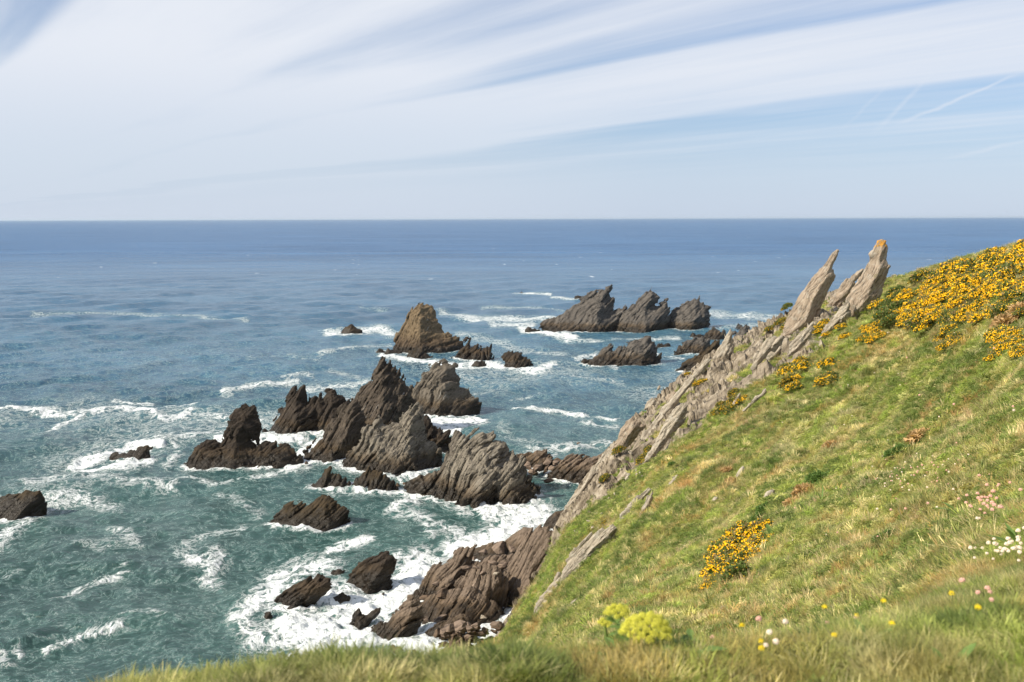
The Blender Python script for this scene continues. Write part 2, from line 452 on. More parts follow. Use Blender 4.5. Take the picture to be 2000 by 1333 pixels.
rock('sea_stack', [B([(596, 900), (604, 884), (632, 862), (652, 832), (672, 796), (688, 780), (700, 785), (716, 815), (716, 850), (690, 890)], 903, tmax=4.5, slope=.9),
      B([(690, 890), (704, 800), (716, 782), (740, 790), (770, 850), (800, 900)], 900, t=7, tmax=4, slope=.9)],
     M['stack_mid'], 'dark slanting shoulder falling left from the narrow pointed peak', 'sea stack')
rock('sea_stack', [B([(776, 830), (790, 780), (804, 756), (822, 748), (834, 728), (846, 712), (858, 711), (872, 708), (886, 714), (890, 728), (900, 738), (904, 752), (917, 756), (922, 774), (936, 788), (935, 815)], 812, tmax=8, slope=.75)],
     M['stack'], 'broad blunt grey sea stack right of the narrow pointed peak', 'sea stack')
rock('sea_stack', [B([(676, 922), (680, 900), (696, 876), (712, 852), (724, 838), (740, 826), (752, 836), (764, 832), (782, 820), (796, 806), (808, 796), (816, 795), (822, 812), (832, 846), (856, 880), (866, 925)], 927, tmax=7.0, slope=.9)],
     M['stack_pale'], 'lit grey ribbed sea stack in the middle of the near group', 'sea stack')
rock('sea_stack', [B([(800, 880), (812, 820), (826, 800), (834, 812), (848, 830), (857, 840), (872, 850), (878, 848), (884, 900)], 890, tmax=4, slope=.8)],
     M['stack_dark'], 'dark jagged rock wedged behind the lit ribbed stack', 'sea stack')
rock('sea_stack', [B([(838, 984), (850, 960), (872, 922), (892, 884), (906, 862), (922, 864), (932, 852), (944, 842), (952, 852), (966, 843), (974, 860), (984, 868), (996, 888), (1006, 896), (1020, 920), (1040, 944), (1062, 958), (1068, 980)], 989, tmax=8, slope=.9),
      B([(900, 988), (905, 960), (925, 935), (948, 918), (957, 940), (960, 975)], 992, t=2.2, tmax=2.5, slope=.8),
      B([(962, 975), (976, 925), (990, 903), (1012, 910), (1030, 950), (1046, 985)], 990, t=2.6, tmax=3.5, slope=.8)],
     M['stack_pale'], 'large fluted grey-brown stack nearest the shore pool, rightmost of the near group', 'sea stack')
rock('sea_stack', [B([(790, 968), (802, 950), (822, 926), (846, 918), (858, 914), (872, 892), (884, 862), (892, 844), (900, 846), (908, 862), (905, 905), (890, 960)], 968, tmax=4.5, slope=.8)],
     M['stack'], 'slanting brown stack leaning on the left flank of the fluted stack', 'sea stack')
rock('tidal_rock', [B([(692, 954), (700, 934), (712, 926), (722, 912), (734, 922), (748, 926), (766, 934), (776, 955)], 958, tmax=3.2, slope=.8)],
     M['low'], 'brown jagged foot rock below the lit ribbed stack', 'rock', amp=.4)
rock('tidal_rock', [B([(601, 956), (610, 942), (622, 930), (636, 917), (646, 915), (650, 926), (662, 928), (676, 934), (692, 950)], 957, tmax=3.2, slope=.8)],
     M['low'], 'small brown rock with a dark tip, left of the brown foot rock', 'rock', amp=.4)
rock('tidal_rock', [B([(514, 1030), (530, 1012), (548, 1000), (572, 988), (596, 984), (614, 986), (628, 973), (640, 970), (650, 976), (662, 988), (680, 994), (684, 1024)], 1038, tmax=5.0, slope=.9)],
     M['low'], 'whale-backed brown rock with a dark fin, alone in green water', 'rock', amp=.42, dip=42)
rock('tidal_rock', [B([(530, 1186), (550, 1162), (572, 1142), (600, 1127), (626, 1128), (644, 1130), (640, 1148), (616, 1172), (604, 1190)], 1194, tmax=2.4, slope=.8)],
     M['stack_dark'], 'flat slanting ribbed rock in the white surf, bottom left', 'rock', amp=.32, dip=42, s=.7)
rock('tidal_rock', [B([(668, 1156), (686, 1130), (704, 1102), (724, 1094), (744, 1082), (760, 1078), (772, 1094), (768, 1116), (762, 1134)], 1156, tmax=2.6, slope=.8)],
     M['stack_dark'], 'comb-topped dark rock in the white surf above the flat ribbed rock', 'rock', amp=.32, dip=52, s=.7)
rock('tidal_rock', [B([(511, 1210), (518, 1198), (528, 1196), (533, 1208)], 1212, tmax=.9)], M['stack_dark'], 'small dark lump at the left tip of the flat ribbed rock', 'rock', amp=.15, s=.5)
rock('tidal_rock', [B([(641, 1178), (654, 1167), (668, 1158), (682, 1168), (680, 1172)], 1178, tmax=1.2)], M['stack_dark'], 'low dark rock at the foot of the comb-topped rock', 'rock', amp=.18, s=.5)
rock('tidal_rock', [B([(643, 1124), (650, 1114), (662, 1111), (672, 1115), (674, 1122)], 1125, tmax=1.1)], M['stack_dark'], 'little dark rock between the flat and the comb-topped rocks', 'rock', amp=.16, s=.5)
rock('tidal_rock', [B([(685, 1222), (692, 1202), (702, 1185), (708, 1198), (716, 1202), (728, 1192), (742, 1189), (744, 1198), (722, 1216)], 1222, tmax=1.3)], M['stack_dark'], 'two-humped little dark rock in the surf nearest the finger ledge', 'rock', amp=.2, s=.5)
rock('tidal_rock', [B([(-30, 1005), (-10, 975), (20, 966), (52, 958), (76, 962), (88, 978), (90, 990)], 1003, tmax=3)], M['low'], 'dark wet rock cut by the left edge of the photo', 'rock', amp=.3)
rock('tidal_rock', [B([(212, 898), (224, 887), (250, 882), (268, 872), (290, 867), (299, 874), (296, 884)], 897, tmax=2.0, slope=.6)], M['low'], 'low brown rock awash in a foam ring, far left', 'rock', amp=.25)
# --- middle distance
rock('sea_stack', [B([(769, 680), (772, 658), (784, 640), (794, 628), (800, 612), (808, 600), (818, 590), (827, 589), (836, 600), (844, 606), (851, 624), (862, 640), (872, 645), (886, 652), (904, 668), (912, 690)], 691, tmax=11, slope=.8)],
     M['stack_gold'], 'tall ochre-topped pyramid stack in the middle distance', 'sea stack', amp=.75, s=1.1)
rock('sea_stack', [B([(878, 704), (892, 690), (905, 674), (917, 664), (923, 676), (934, 672), (942, 680), (955, 680), (964, 698)], 704, tmax=6, slope=.8)],
     M['stack_dark'], 'low dark jagged rock at the right foot of the ochre pyramid', 'rock', amp=.9)
rock('sea_stack', [B([(983, 700), (986, 692), (998, 687), (1014, 688), (1024, 694), (1036, 700), (1041, 718)], 718, tmax=5, slope=.8), B([(986, 726), (992, 714), (1008, 706), (1020, 716), (1016, 727)], 727, tmax=2.5)],
     M['stack_dark'], 'squat dark rock standing alone right of the ochre pyramid', 'rock', amp=.7)
for pts, b_, lab in (([(922, 712), (930, 706), (938, 704), (949, 712)], 713, 'small dark rock awash below the jagged rock'),
                     ([(733, 687), (740, 681), (748, 682), (752, 687)], 688, 'tiny rock, leftmost of the row beside the ochre pyramid'),
                     ([(750, 688), (758, 680), (768, 684), (784, 688)], 690, 'small low rock, second in the row beside the ochre pyramid'),
                     ([(794, 690), (806, 684), (822, 683), (834, 692), (845, 696)], 697, 'dark ledge at the front foot of the ochre pyramid'),
                     ([(664, 650), (672, 641), (685, 634), (698, 640), (708, 644)], 651, 'lone dark rock in a foam patch left of the ochre pyramid'),
                     ([(1025, 645), (1032, 640), (1040, 642), (1054, 645)], 646, 'tiny brown rock awash left of the triple rock'),
                     ([(1133, 706), (1138, 699), (1146, 700), (1150, 708)], 708, 'small dark rock off the left tip of the low ridge rock'),
                     ([(1282, 674), (1292, 670), (1305, 672), (1310, 675)], 676, 'tiny flat rock between the low ridge rock and the cove'),
                     ([(1346, 655), (1352, 648), (1360, 652), (1374, 656)], 657, 'small dark rocks just right of the triple rock'),
                     ([(1122, 580), (1128, 578), (1140, 580), (1150, 584)], 584, 'tiny far rock behind the left peak of the triple rock'),
                     ([(1015, 571), (1019, 568.5), (1023, 571)], 572, 'speck of rock in a far foam streak')):
    rock('tidal_rock', [B(pts, b_, tmax=2.6, slope=.8)], M['stack_dark'], lab, 'rock', amp=.35)
# triple leaning rock
rock('sea_stack', [B([(1058, 632), (1076, 624), (1094, 616), (1116, 600), (1132, 590), (1150, 576), (1170, 568), (1192, 559), (1189, 578), (1198, 584), (1200, 604), (1212, 600), (1222, 594), (1226, 604), (1216, 640)], 648, tmax=9, slope=.8),
      B([(1074, 648), (1092, 640), (1120, 636), (1140, 645), (1150, 652)], 650, tmax=3)],
     M['far'], 'left and lowest-flanked leaning blade of the far triple rock', 'sea stack', dip=40, phi=18, amp=.62, s=.95)
rock('sea_stack', [B([(1196, 632), (1212, 614), (1236, 596), (1254, 576), (1266, 566), (1274, 557), (1279, 570), (1285, 578), (1280, 598), (1292, 592), (1303, 587), (1308, 604), (1302, 645)], 648, tmax=8, slope=.8),
      B([(1140, 653), (1158, 642), (1178, 630), (1196, 632), (1210, 650)], 654, tmax=3.5)],
     M['far'], 'steep pointed middle blade of the far triple rock', 'sea stack', dip=44, phi=18, amp=.62, s=.95)
rock('sea_stack', [B([(1290, 640), (1300, 622), (1318, 603), (1334, 592), (1348, 583), (1360, 582), (1368, 578), (1372, 590), (1378, 596), (1388, 600), (1386, 644)], 646, tmax=8, slope=.8)],
     M['far'], 'right rounded blade of the far triple rock with a pale streak', 'sea stack', dip=38, phi=18, amp=.62, s=.95)
rock('sea_stack', [B([(1144, 708), (1158, 700), (1172, 690), (1190, 680), (1198, 690), (1214, 682), (1232, 668), (1250, 664), (1266, 661), (1278, 668), (1282, 680), (1290, 702)], 712, tmax=6, slope=.7)],
     M['far'], 'low spiky ridge rock in front of the triple rock', 'rock', dip=40, amp=.75, s=1.0)
for pts, b_, tm, lab, mt in (([(1316, 691), (1334, 676), (1352, 664), (1372, 660), (1384, 664), (1392, 690)], 693, 5, 'dark slanting rock in the cove beyond the slope', 'far'),
                         ([(1318, 722), (1338, 706), (1354, 698), (1376, 684), (1396, 668), (1412, 680), (1430, 730)], 726, 6, 'brown ledge rock lowest in the cove beyond the slope', 'low'),
                         ([(1376, 660), (1384, 650), (1396, 641), (1404, 646), (1416, 646), (1420, 662)], 662, 4, 'dark jagged rock behind the pale pyramid point', 'far'),
                         ([(1420, 690), (1432, 660), (1446, 640), (1458, 630), (1462, 640), (1468, 648), (1480, 690)], 690, 5, 'dark leaning fin just behind the slope edge', 'far')):
    rock('tidal_rock', [B(pts, b_, tmax=tm, slope=.8)], M[mt], lab, 'rock', dip=44, amp=.7)

# --- rock shelf at the foot of the slope
rock('rock_ledge', [B([(712, 1262), (724, 1240), (738, 1226), (752, 1213), (766, 1198), (778, 1190), (790, 1179), (804, 1172), (822, 1182), (828, 1205), (812, 1225)], 1258, t=2.2, tmax=2.2, slope=.8)],
     M['shelf'], 'long dark finger ledge running down into the surf', 'rock ledge', amp=.3, s=.6, dip=45)
rock('rock_ledge', [B([(800, 1190), (806, 1166), (818, 1148), (836, 1126), (846, 1110), (860, 1106), (872, 1102), (884, 1084), (894, 1072), (906, 1070), (921, 1070), (918, 1100), (908, 1140), (904, 1200)], 1195, t=4.0, tmax=3.4, slope=.8)],
     M['shelf'], 'dark craggy buttress at the seaward side of the rock shelf', 'rock ledge', amp=.36, s=.7)
rock('rock_ledge', [B([(876, 1215), (884, 1170), (898, 1138), (914, 1116), (934, 1112), (956, 1106), (976, 1112), (990, 1126), (985, 1170), (968, 1225)], 1212, t=3.2, tmax=3.0, slope=.8),
      B([(878, 1200), (896, 1122), (925, 1098), (960, 1086), (1040, 1078), (1085, 1120), (1095, 1200)], 1212, t=9, tmax=8, slope=1.4),
      B([(770, 1240), (800, 1190), (850, 1160), (920, 1150), (980, 1190), (1010, 1240)], 1245, t=5, tmax=5, slope=1.5)],
     M['shelf'], 'brown cracked slab in the middle of the rock shelf', 'rock ledge', amp=.34, s=.7)
rock('rock_ledge', [B([(936, 1215), (956, 1176), (974, 1140), (990, 1104), (1006, 1078), (1024, 1056), (1042, 1036), (1056, 1032), (1072, 1036), (1090, 1040), (1102, 1050), (1104, 1090), (1085, 1150), (1060, 1230)], 1225, t=6.5, tmax=4.2, slope=.8),
      B([(1040, 1100), (1052, 1062), (1068, 1040), (1084, 1046), (1090, 1100)], 1225, t=3.6, tmax=2.2, slope=.8)],
     M['shelf'], 'big leaning tan slab joining the rock shelf to the green slope', 'rock ledge', amp=.34, s=.75, dip=62)
rock('rock_ledge', [B([(905, 1100), (922, 1076), (942, 1068), (966, 1062), (990, 1056), (1008, 1044), (1024, 1032), (1036, 1032), (1042, 1046), (1046, 1090)], 1105, t=3, tmax=3.8, slope=1.0)],
     M['shelf'], 'smooth dark seaward shelf behind the loose blocks', 'rock ledge', amp=.22, s=.9, dip=20)
rock('rock_ledge', [B([(816, 1258), (834, 1238), (856, 1224), (880, 1210), (900, 1208), (918, 1214), (908, 1240), (880, 1252)], 1258, t=1.8, tmax=1.8, slope=.8)],
     M['shelf'], 'short ribbed ledge just above the cobbles', 'rock ledge', amp=.28, s=.55, dip=45)
rock('rock_ledge', [B([(1060, 1030), (1070, 1014), (1084, 1003), (1100, 998), (1116, 1010), (1122, 1035)], 1034, t=2, tmax=2.4, slope=1.0)],
     M['shelf'], 'smooth dark slab at the water below the pale edge slab', 'rock ledge', amp=.2, dip=25)
rock('rock_ledge', [B([(1000, 925), (1008, 896), (1024, 888), (1046, 884), (1064, 882), (1078, 892), (1090, 920)], 922, t=3, tmax=3.2, slope=.8)],
     M['shelf'], 'low tan reef behind the fluted stack', 'rock ledge', amp=.5, s=.7)
rock('rock_ledge', [B([(1074, 935), (1086, 906), (1104, 894), (1120, 893), (1140, 888), (1160, 882), (1190, 884), (1210, 930)], 945, t=4.5, tmax=4.5, slope=.8),
      B([(1120, 968), (1136, 930), (1156, 905), (1176, 900), (1196, 968)], 962, t=3, tmax=2.6, slope=.8)],
     M['shelf'], 'tan rubble reef closing the shore pool', 'rock ledge', amp=.5, s=.7)
#HILL#
# ------------------------------------------------------------------ the hillside: one lofted terrain sheet
# columns: photo column -> (distance, height or photo row) at matching stations, near to far, down to under the sea
HC = {
 -900: [(0.7, 33.2), (1.4, 32.6), (2.2, 31.9), (4, 29.38), (7, 25.5), (11, 20), (16, 14), (22, 8), (27, 3), (30, 0), (33, -3)],
 -200: [(0.8, 33.3), (1.8, 33.1), (2.6, 32.6), (5, 30.48), (10, 26.5), (16, 20.5), (24, 14), (31, 8), (37, 3), (41, 0), (44, -3)],
 200: [(0.8, 33.5), (2, 1550), (2.9, 1465), (6, 31.18), (12, 27.5), (20, 21), (30, 14), (38, 8), (46, 3), (50, 0), (54, -3)],
 640: [(0.8, 33.5), (2.1, 1470), (3, 1381), (6, 31.68), (12, 28.5), (20, 24), (32, 17), (46, 9), (60, 3), (64, 0), (68, -3)],
 950: [(0.8, 33.5), (2.1, 1460), (3.1, 1374), (6, 31.78), (13, 28.5), (22, 24), (36, 18), (55, 9.5), (73, 1288), (78, -1), (82, -3)],
 1050: [(0.8, 33.5), (2.1, 1460), (3.1, 1366), (6, 31.88), (14, 28.2), (29, 1262), (48, 1222), (66, 1172), (84, 1130), (89, 1), (93, -3)],
 1100: [(0.8, 33.5), (2.1, 1458), (3.1, 1362), (6, 31.88), (13, 1296), (25, 1222), (43, 1146), (65, 1075), (91, 1010), (97, 2), (103, -3)],
 1200: [(0.8, 33.5), (2.1, 1455), (3.2, 1344), (6, 31.98), (12, 1270), (22, 1175), (40, 1066), (68, 960), (103, 872), (112, 4), (120, -3)],
 1300: [(0.8, 33.5), (2.1, 1450), (3.2, 1328), (6, 32.08), (11, 1262), (20, 1142), (38, 1000), (70, 862), (114, 770), (124, 6), (134, -3)],
 1400: [(0.8, 33.5), (2.1, 1446), (3.3, 1312), (6, 32.18), (10.5, 1252), (19, 1112), (36, 950), (72, 792), (126, 692), (138, 8), (150, -3)],
 1500: [(0.8, 33.5), (2.1, 1440), (3.4, 1289), (5.6, 32.38), (9.8, 1232), (17, 1075), (33, 900), (68, 738), (136, 642), (150, 10), (165, -3)],
 1600: [(0.8, 33.5), (2.1, 1430), (3.4, 1266), (5.4, 32.53), (9.2, 1205), (16, 1040), (31, 856), (66, 690), (143, 586), (160, 10), (178, -3)],
 1740: [(0.8, 33.5), (2.1, 1420), (3.5, 1232), (5.2, 32.73), (8.4, 1155), (15, 985), (29, 785), (60, 622), (148, 549), (168, 12), (188, -3)],
 1850: [(0.8, 33.5), (2.1, 1400), (3.6, 1210), (5.1, 32.98), (7.8, 1100), (14, 925), (26, 735), (48, 590), (92, 519), (125, 15), (160, -3)],
 2000: [(0.8, 33.6), (2.1, 1380), (3.7, 1182), (5, 33.18), (7.2, 1040), (12.5, 872), (22, 700), (38, 560), (62, 484), (90, 22), (130, -3)],
 2400: [(0.8, 33.7), (2, 1340), (3.3, 1134), (4.8, 33.48), (6.6, 960), (11, 790), (19, 610), (32, 470), (48, 400), (75, 28), (115, -3)],
 3400: [(0.8, 33.8), (1.8, 1290), (2.8, 1094), (4.2, 33.88), (6, 880), (9.5, 720), (16, 540), (26, 400), (38, 330), (60, 30), (100, -3)],
}
hx = np.array(sorted(HC)); NN = 11
HN = np.zeros((len(hx), NN, 2))     # lnY, k (drop below the eye / distance)
for i, c in enumerate(hx):
    for j, (Yq, q) in enumerate(HC[c]):
        k = (CAM_H - P(c, q, 1.0)[2]) if q > 100 else (CAM_H - q) / Yq
        if q > 100 : k = float(CAM_H - P(c, q, 1.0)[2])
        HN[i, j] = (math.log(Yq), k)
def crom(p0, p1, p2, p3, t):
    return .5 * ((2 * p1) + (-p0 + p2) * t + (2 * p0 - 5 * p1 + 4 * p2 - p3) * t * t + (-p0 + 3 * p1 - 3 * p2 + p3) * t ** 3)
def hill_raw(px, v):
    px = np.asarray(px, float); v = np.asarray(v, float)
    i = np.clip(np.searchsorted(hx, px, side='right') - 1, 0, len(hx) - 2)
    f = np.clip((px - hx[i]) / (hx[i + 1] - hx[i]), 0, 1)[..., None]
    j = np.clip(np.floor(v).astype(int), 0, NN - 2); g = (v - j)[..., None]
    def col(ii):
        q = [HN[ii, np.clip(j + d, 0, NN - 1)] for d in (-1, 0, 1, 2)]
        r = crom(*q, g); l = q[1] * (1 - g) + q[2] * g
        return r * .7 + l * .3
    a = col(i) * (1 - f) + col(i + 1) * f
    Y = np.exp(a[..., 0]); k = a[..., 1]
    x = (px - 1000) / FPX * Y * (1 + k * 0.12)         # lens pitch correction, small
    return x, Y, CAM_H - k * Y
def rockiness(px, v, x, y, z):
    """1 where the bare rock rim shows"""
    wd = np.interp(px, [900, 1060, 1100, 1200, 1300, 1400, 1480, 1560, 1640, 1700, 1760], [0, .05, .55, .85, 1.15, 1.15, .9, 1.0, .7, .3, 0])
    n = fbm(x / 6, y / 6, z / 6, 3, 5) * .55
    e = 8 - v - wd - n * wd
    r = sst(e, .12, -.12) * (wd > .02)
    n2 = fbm(x / 2.2, y / 2.2, z / 2.2, 3, 9)
    r = r * (1 - .95 * sst(n2, .0, .22) * (v < 8.1))
    r = np.maximum(r, sst(v, 8.12, 8.4) * (px < 1700))
    return np.clip(r, 0, 1) * sst(z, 40, 39)
AXH = bed_axes(50, 25)
def hill(px, v):
    x, y, z = hill_raw(px, v)
    s = np.clip(y / 40, .05, 1.0)
    d = fbm(x / (3.5 * s + .5), y / (3.5 * s + .5), z * 0, 4, 3) * (.015 + .68 * s) * sst(v, 8.7, 7.7)
    d = d + fbm(x / 14, y / 14, z * 0, 2, 4) * .8 * s * sst(v, 7.6, 6.5)
    d = d + (np.abs(fbm(x / (1.1 * s + .25), y / (1.1 * s + .25), z * 0, 3, 23)) - .2) * .75 * s * sst(v, 8.7, 7.7)
    rk = rockiness(px, v, x, y, z)
    st = strata(x, y, z, AXH, 1.0, .75, 17)
    d = d + rk * (st * 1.0 + .25)
    z = z + d
    x = x - rk * st * .55 ; y = y - rk * st * .25
    return np.stack([x, y, z], -1), rk
gp = np.concatenate([np.arange(-900, 900, 20.), np.arange(900, 1800, 2.5), np.arange(1800, 2200, 6.), np.arange(2200, 3401, 24.)])
gv = np.concatenate([np.arange(0, 6.5, 1 / 28), np.arange(6.5, 8.6, 1 / 64), np.arange(8.6, 10.01, 1 / 20)])
GP, GV = np.meshgrid(gp, gv, indexing='ij')
hv, hrk = hill(GP, GV)
nI, nJ = GP.shape
ii = np.arange(nI * nJ).reshape(nI, nJ)
hf = np.stack([ii[:-1, :-1], ii[1:, :-1], ii[1:, 1:], ii[:-1, 1:]], -1).reshape(-1, 4)

# hillside material: soil and turf, with bare rock where the rim is
m, t = new_mat('hillside_ground')
geo = t.n('ShaderNodeNewGeometry'); p = geo.outputs['Position']
at = t.n('ShaderNodeAttribute', attribute_name='rock')
n, tt, mm = bed_axes(50, 25)
a, b, c = t.dot(p, tuple(n)), t.dot(p, tuple(tt)), t.dot(p, tuple(mm))
lay = t.xyz(t.math('MULTIPLY', a, 3.2), t.math('MULTIPLY', b, .5), t.math('MULTIPLY', c, .6))
s1 = t.noise(lay, 1.0, 5, .7, .4)
rc = t.ramp(t.math('ADD', t.math('MULTIPLY', s1, .6), t.math('MULTIPLY', t.noise(p, 1.1, 5, .7), .4)), [(.32, (.04, .032, .022)), (.44, (.16, .132, .096)), (.54, (.285, .24, .18)), (.66, (.46, .41, .325))])
gc = t.ramp(t.noise(p, 1.6, 5, .7), [(.3, (.10, .095, .03)), (.5, (.17, .17, .055)), (.62, (.24, .20, .075)), (.75, (.28, .19, .09))])
finish(t, t.mix(t.sstep(t.math('ADD', at.outputs['Fac'], t.math('MULTIPLY', t.math('SUBTRACT', t.noise(p, 2.5, 4, .7), .5), .7)), .35, .6), gc, rc), .9, t.math('ADD', s1, t.noise(p, 6, 4, .7)), .8, .18, .2)
M['hill'] = m
ho = mesh_obj('hillside', hv.reshape(-1, 3), hf, M['hill'], smooth=False)
attr(ho, 'rock', hrk.ravel())
tag(ho, 'steep grassy hillside falling to the sea', None, None, 'structure')

# look-up: photo pixel -> visible hill point
_tv = np.linspace(0.6, 8.1, 700)
def on_hill(px, py, vmin=0.6):
    q, _ = hill(np.full_like(_tv, px), _tv)
    X, Yp = proj(q)
    ok = (Yp <= py) & (_tv >= vmin)
    if not ok.any(): return q[np.argmin(np.where(_tv >= vmin, Yp, 1e9))]
    return q[np.argmax(ok)]

# --- slabs and towers of rock on the slope
def slab(name, pts, label, Y=None, at_=None, slope=.6, tmax=1.0, mat='pale', cat='rock', dip=52, amp=None, s=None, yaw=0, sink=2.0, vox=None, extra=(), **kw):
    zs = []
    if Y is None:
        q = on_hill(*(at_ or (float(np.mean([p_[0] for p_ in pts])), max(p_[1] for p_ in pts) - 5))); Y = float(q[1])
    z = min(float(P(px, py, Y)[2]) for px, py in pts)
    amp = amp if amp is not None else .16 * Y / 100
    s = s or .5 * Y / 100
    bl = [dict(pts=pts, Y=Y, slope=slope, tmax=tmax, closed=True, zmin=z - .6)]
    for pt2, dy, sl2, tm2 in extra: bl.append(dict(pts=pt2, Y=Y + dy, slope=sl2, tmax=tm2, closed=True, zmin=z - .6))
    return rock(name, bl, M[mat], label, cat, dip=dip, phi=25, s=s, amp=amp, foot=False, yaw=yaw, vox=vox or 1.1 * Y / 995, **kw)

slab('rock_spire', [(1636, 489), (1632, 506), (1627, 520), (1633, 542), (1622, 560), (1606, 600), (1590, 650), (1545, 665), (1524, 660), (1532, 634), (1549, 606), (1556, 582), (1570, 562), (1584, 543), (1598, 526), (1612, 514), (1624, 499)],
     'curved pale fang of rock, left of the two tall spires on the skyline', at_=(1560, 645), slope=.55, tmax=3.2, mat='tower', cat='rock spire', dip=56, s=.8, amp=.11, rough=.25)
tw = slab('rock_spire', [(1725, 467), (1733, 468), (1734, 490), (1730, 508), (1736, 523), (1732, 542), (1722, 560), (1714, 590), (1690, 625), (1655, 620), (1648, 595), (1656, 576), (1672, 552), (1688, 528), (1699, 508), (1697, 498), (1705, 484), (1715, 471)],
     'tallest spire, orange-tipped and leaning right on the skyline', at_=(1680, 615), slope=.55, tmax=3.4, mat='tower', cat='rock spire', dip=58, s=.8, amp=.10, rough=.25)
# orange lichen cap of the tall spire
co = np.empty(len(tw.data.vertices) * 3, np.float32); tw.data.vertices.foreach_get('co', co); co = co.reshape(-1, 3)
ztop = co[:, 2].max()
tw.data.materials.append(M['orange_lichen'])
fc = np.array([co[list(pl.vertices)].mean(0) for pl in tw.data.polygons])
nn = fbm(fc[:, 0] / .7, fc[:, 1] / .7, fc[:, 2] / .7, 2, 4)
n3_ = fbm(fc[:, 0] / .25, fc[:, 1] / .25, fc[:, 2] / .25, 2, 9); xm = fc[fc[:, 2] > ztop - 1.0][:, 0].mean()
tw.data.polygons.foreach_set('material_index', ((fc[:, 2] > ztop - .55 + n3_ * .8) & (fc[:, 0] > xm - .35 + nn * .4) & (n3_ > -.25)).astype(np.int32))
slab('rock_slab', [(1618, 590), (1626, 574), (1648, 552), (1666, 536), (1684, 521), (1690, 526), (1674, 548), (1666, 572), (1642, 597), (1624, 600)], 'pale slab leaning against the left side of the tallest spire', at_=(1635, 596), tmax=1.8, mat='tower', dip=46)
slab('rock_slab', [(1600, 660), (1610, 640), (1622, 622), (1642, 600), (1656, 588), (1662, 596), (1662, 612), (1646, 634), (1622, 650)], 'blunt pale slab below the tallest spire', at_=(1625, 650), tmax=1.5, dip=50)
slab('rock_slab', [(1534, 700), (1542, 680), (1556, 660), (1574, 642), (1590, 630), (1592, 642), (1584, 662), (1562, 684)], 'pointed grey slab downslope between the two spires', at_=(1555, 690), tmax=1.3, dip=50)
slab('rock_slab', [(1467, 720), (1472, 700), (1486, 680), (1502, 664), (1520, 655), (1529, 658), (1524, 672), (1504, 690), (1490, 706), (1478, 730)], 'forked pale slab in the grass downslope of the curved fang', at_=(1480, 722), tmax=1.6, dip=52)
slab('rock_slab', [(1500, 700), (1508, 684), (1524, 672), (1536, 664), (1536, 674), (1520, 694), (1504, 706)], 'narrow slab tucked right behind the forked slab', at_=(1505, 703), tmax=.9, dip=52)
slab('rock_point', [(1396, 700), (1406, 676), (1418, 656), (1427, 643), (1430, 660), (1431, 690), (1420, 705)], 'pale pyramid point on the rim before the cove', at_=(1412, 697), tmax=2, dip=65)
slab('rock_slab', [(1256, 906), (1268, 880), (1284, 850), (1300, 822), (1318, 798), (1332, 788), (1344, 790), (1347, 806), (1334, 826), (1318, 848), (1298, 872), (1278, 895)], 'broad grey slab with a rounded head on the rim', at_=(1280, 892), tmax=1.8, dip=56)
slab('rock_slab', [(1236, 880), (1252, 852), (1276, 826), (1300, 790), (1330, 760), (1358, 728), (1380, 706), (1392, 700), (1372, 726), (1342, 760), (1314, 800), (1282, 842), (1258, 880), (1244, 894)], 'long straight pale blade along the rim above the broad slab', at_=(1300, 815), tmax=1.2, dip=48)
slab('rock_slab', [(1190, 900), (1200, 872), (1206, 846), (1222, 820), (1236, 812), (1250, 822), (1262, 830), (1248, 850), (1226, 874), (1208, 892)], 'brown-faced slab on the rim where it turns down', at_=(1215, 880), tmax=1.6, dip=60, mat='tower')
slab('rock_slab', [(1088, 1032), (1098, 1004), (1112, 980), (1132, 950), (1160, 912), (1184, 882), (1202, 862), (1210, 870), (1204, 892), (1176, 918), (1150, 946), (1124, 984), (1104, 1020)], 'long pale edge slab standing above the shore pool', at_=(1130, 965), tmax=1.5, dip=52, slope=.7)
slab('rock_slab', [(1284, 775), (1286, 765), (1284, 760), (1288, 756), (1290, 768), (1292, 780)], 'thin upright splinter on the rim', at_=(1288, 779), tmax=.5)
slab('rock_slab', [(1300, 790), (1304, 772), (1316, 764), (1324, 768), (1318, 784)], 'small brown-topped block beside the thin splinter', at_=(1310, 785), tmax=1.0, mat='tower')
slab('rock_slab', [(1258, 800), (1264, 785), (1276, 776), (1284, 784), (1280, 800)], 'small pale block left of the thin splinter', at_=(1270, 797), tmax=.9)
slab('rock_slab', [(1100, 1150), (1100, 1116), (1112, 1092), (1134, 1066), (1160, 1044), (1182, 1030), (1198, 1024), (1206, 1034), (1192, 1056), (1174, 1074), (1162, 1092), (1150, 1112), (1130, 1140)], 'thick orange-spotted slab in the lower grass', at_=(1140, 1100), tmax=.9, mat='pale', dip=44)
slab('rock_slab', [(1040, 1212), (1050, 1182), (1068, 1154), (1090, 1120), (1098, 1118), (1100, 1142), (1084, 1176), (1064, 1196)], 'lowest pale slab in the grass above the cobbles', at_=(1070, 1165), tmax=.9, dip=52)
slab('rock_slab', [(1196, 1034), (1206, 1016), (1230, 988), (1252, 966), (1268, 950), (1273, 956), (1254, 980), (1232, 1004), (1210, 1034)], 'thin pale blade rising from the orange-spotted slab', at_=(1230, 1000), tmax=.5, dip=44)
slab('rock_slab', [(1248, 1012), (1256, 990), (1266, 968), (1274, 962), (1274, 976), (1262, 998)], 'short white splinter right of the thin pale blade', at_=(1260, 1000), tmax=.35)
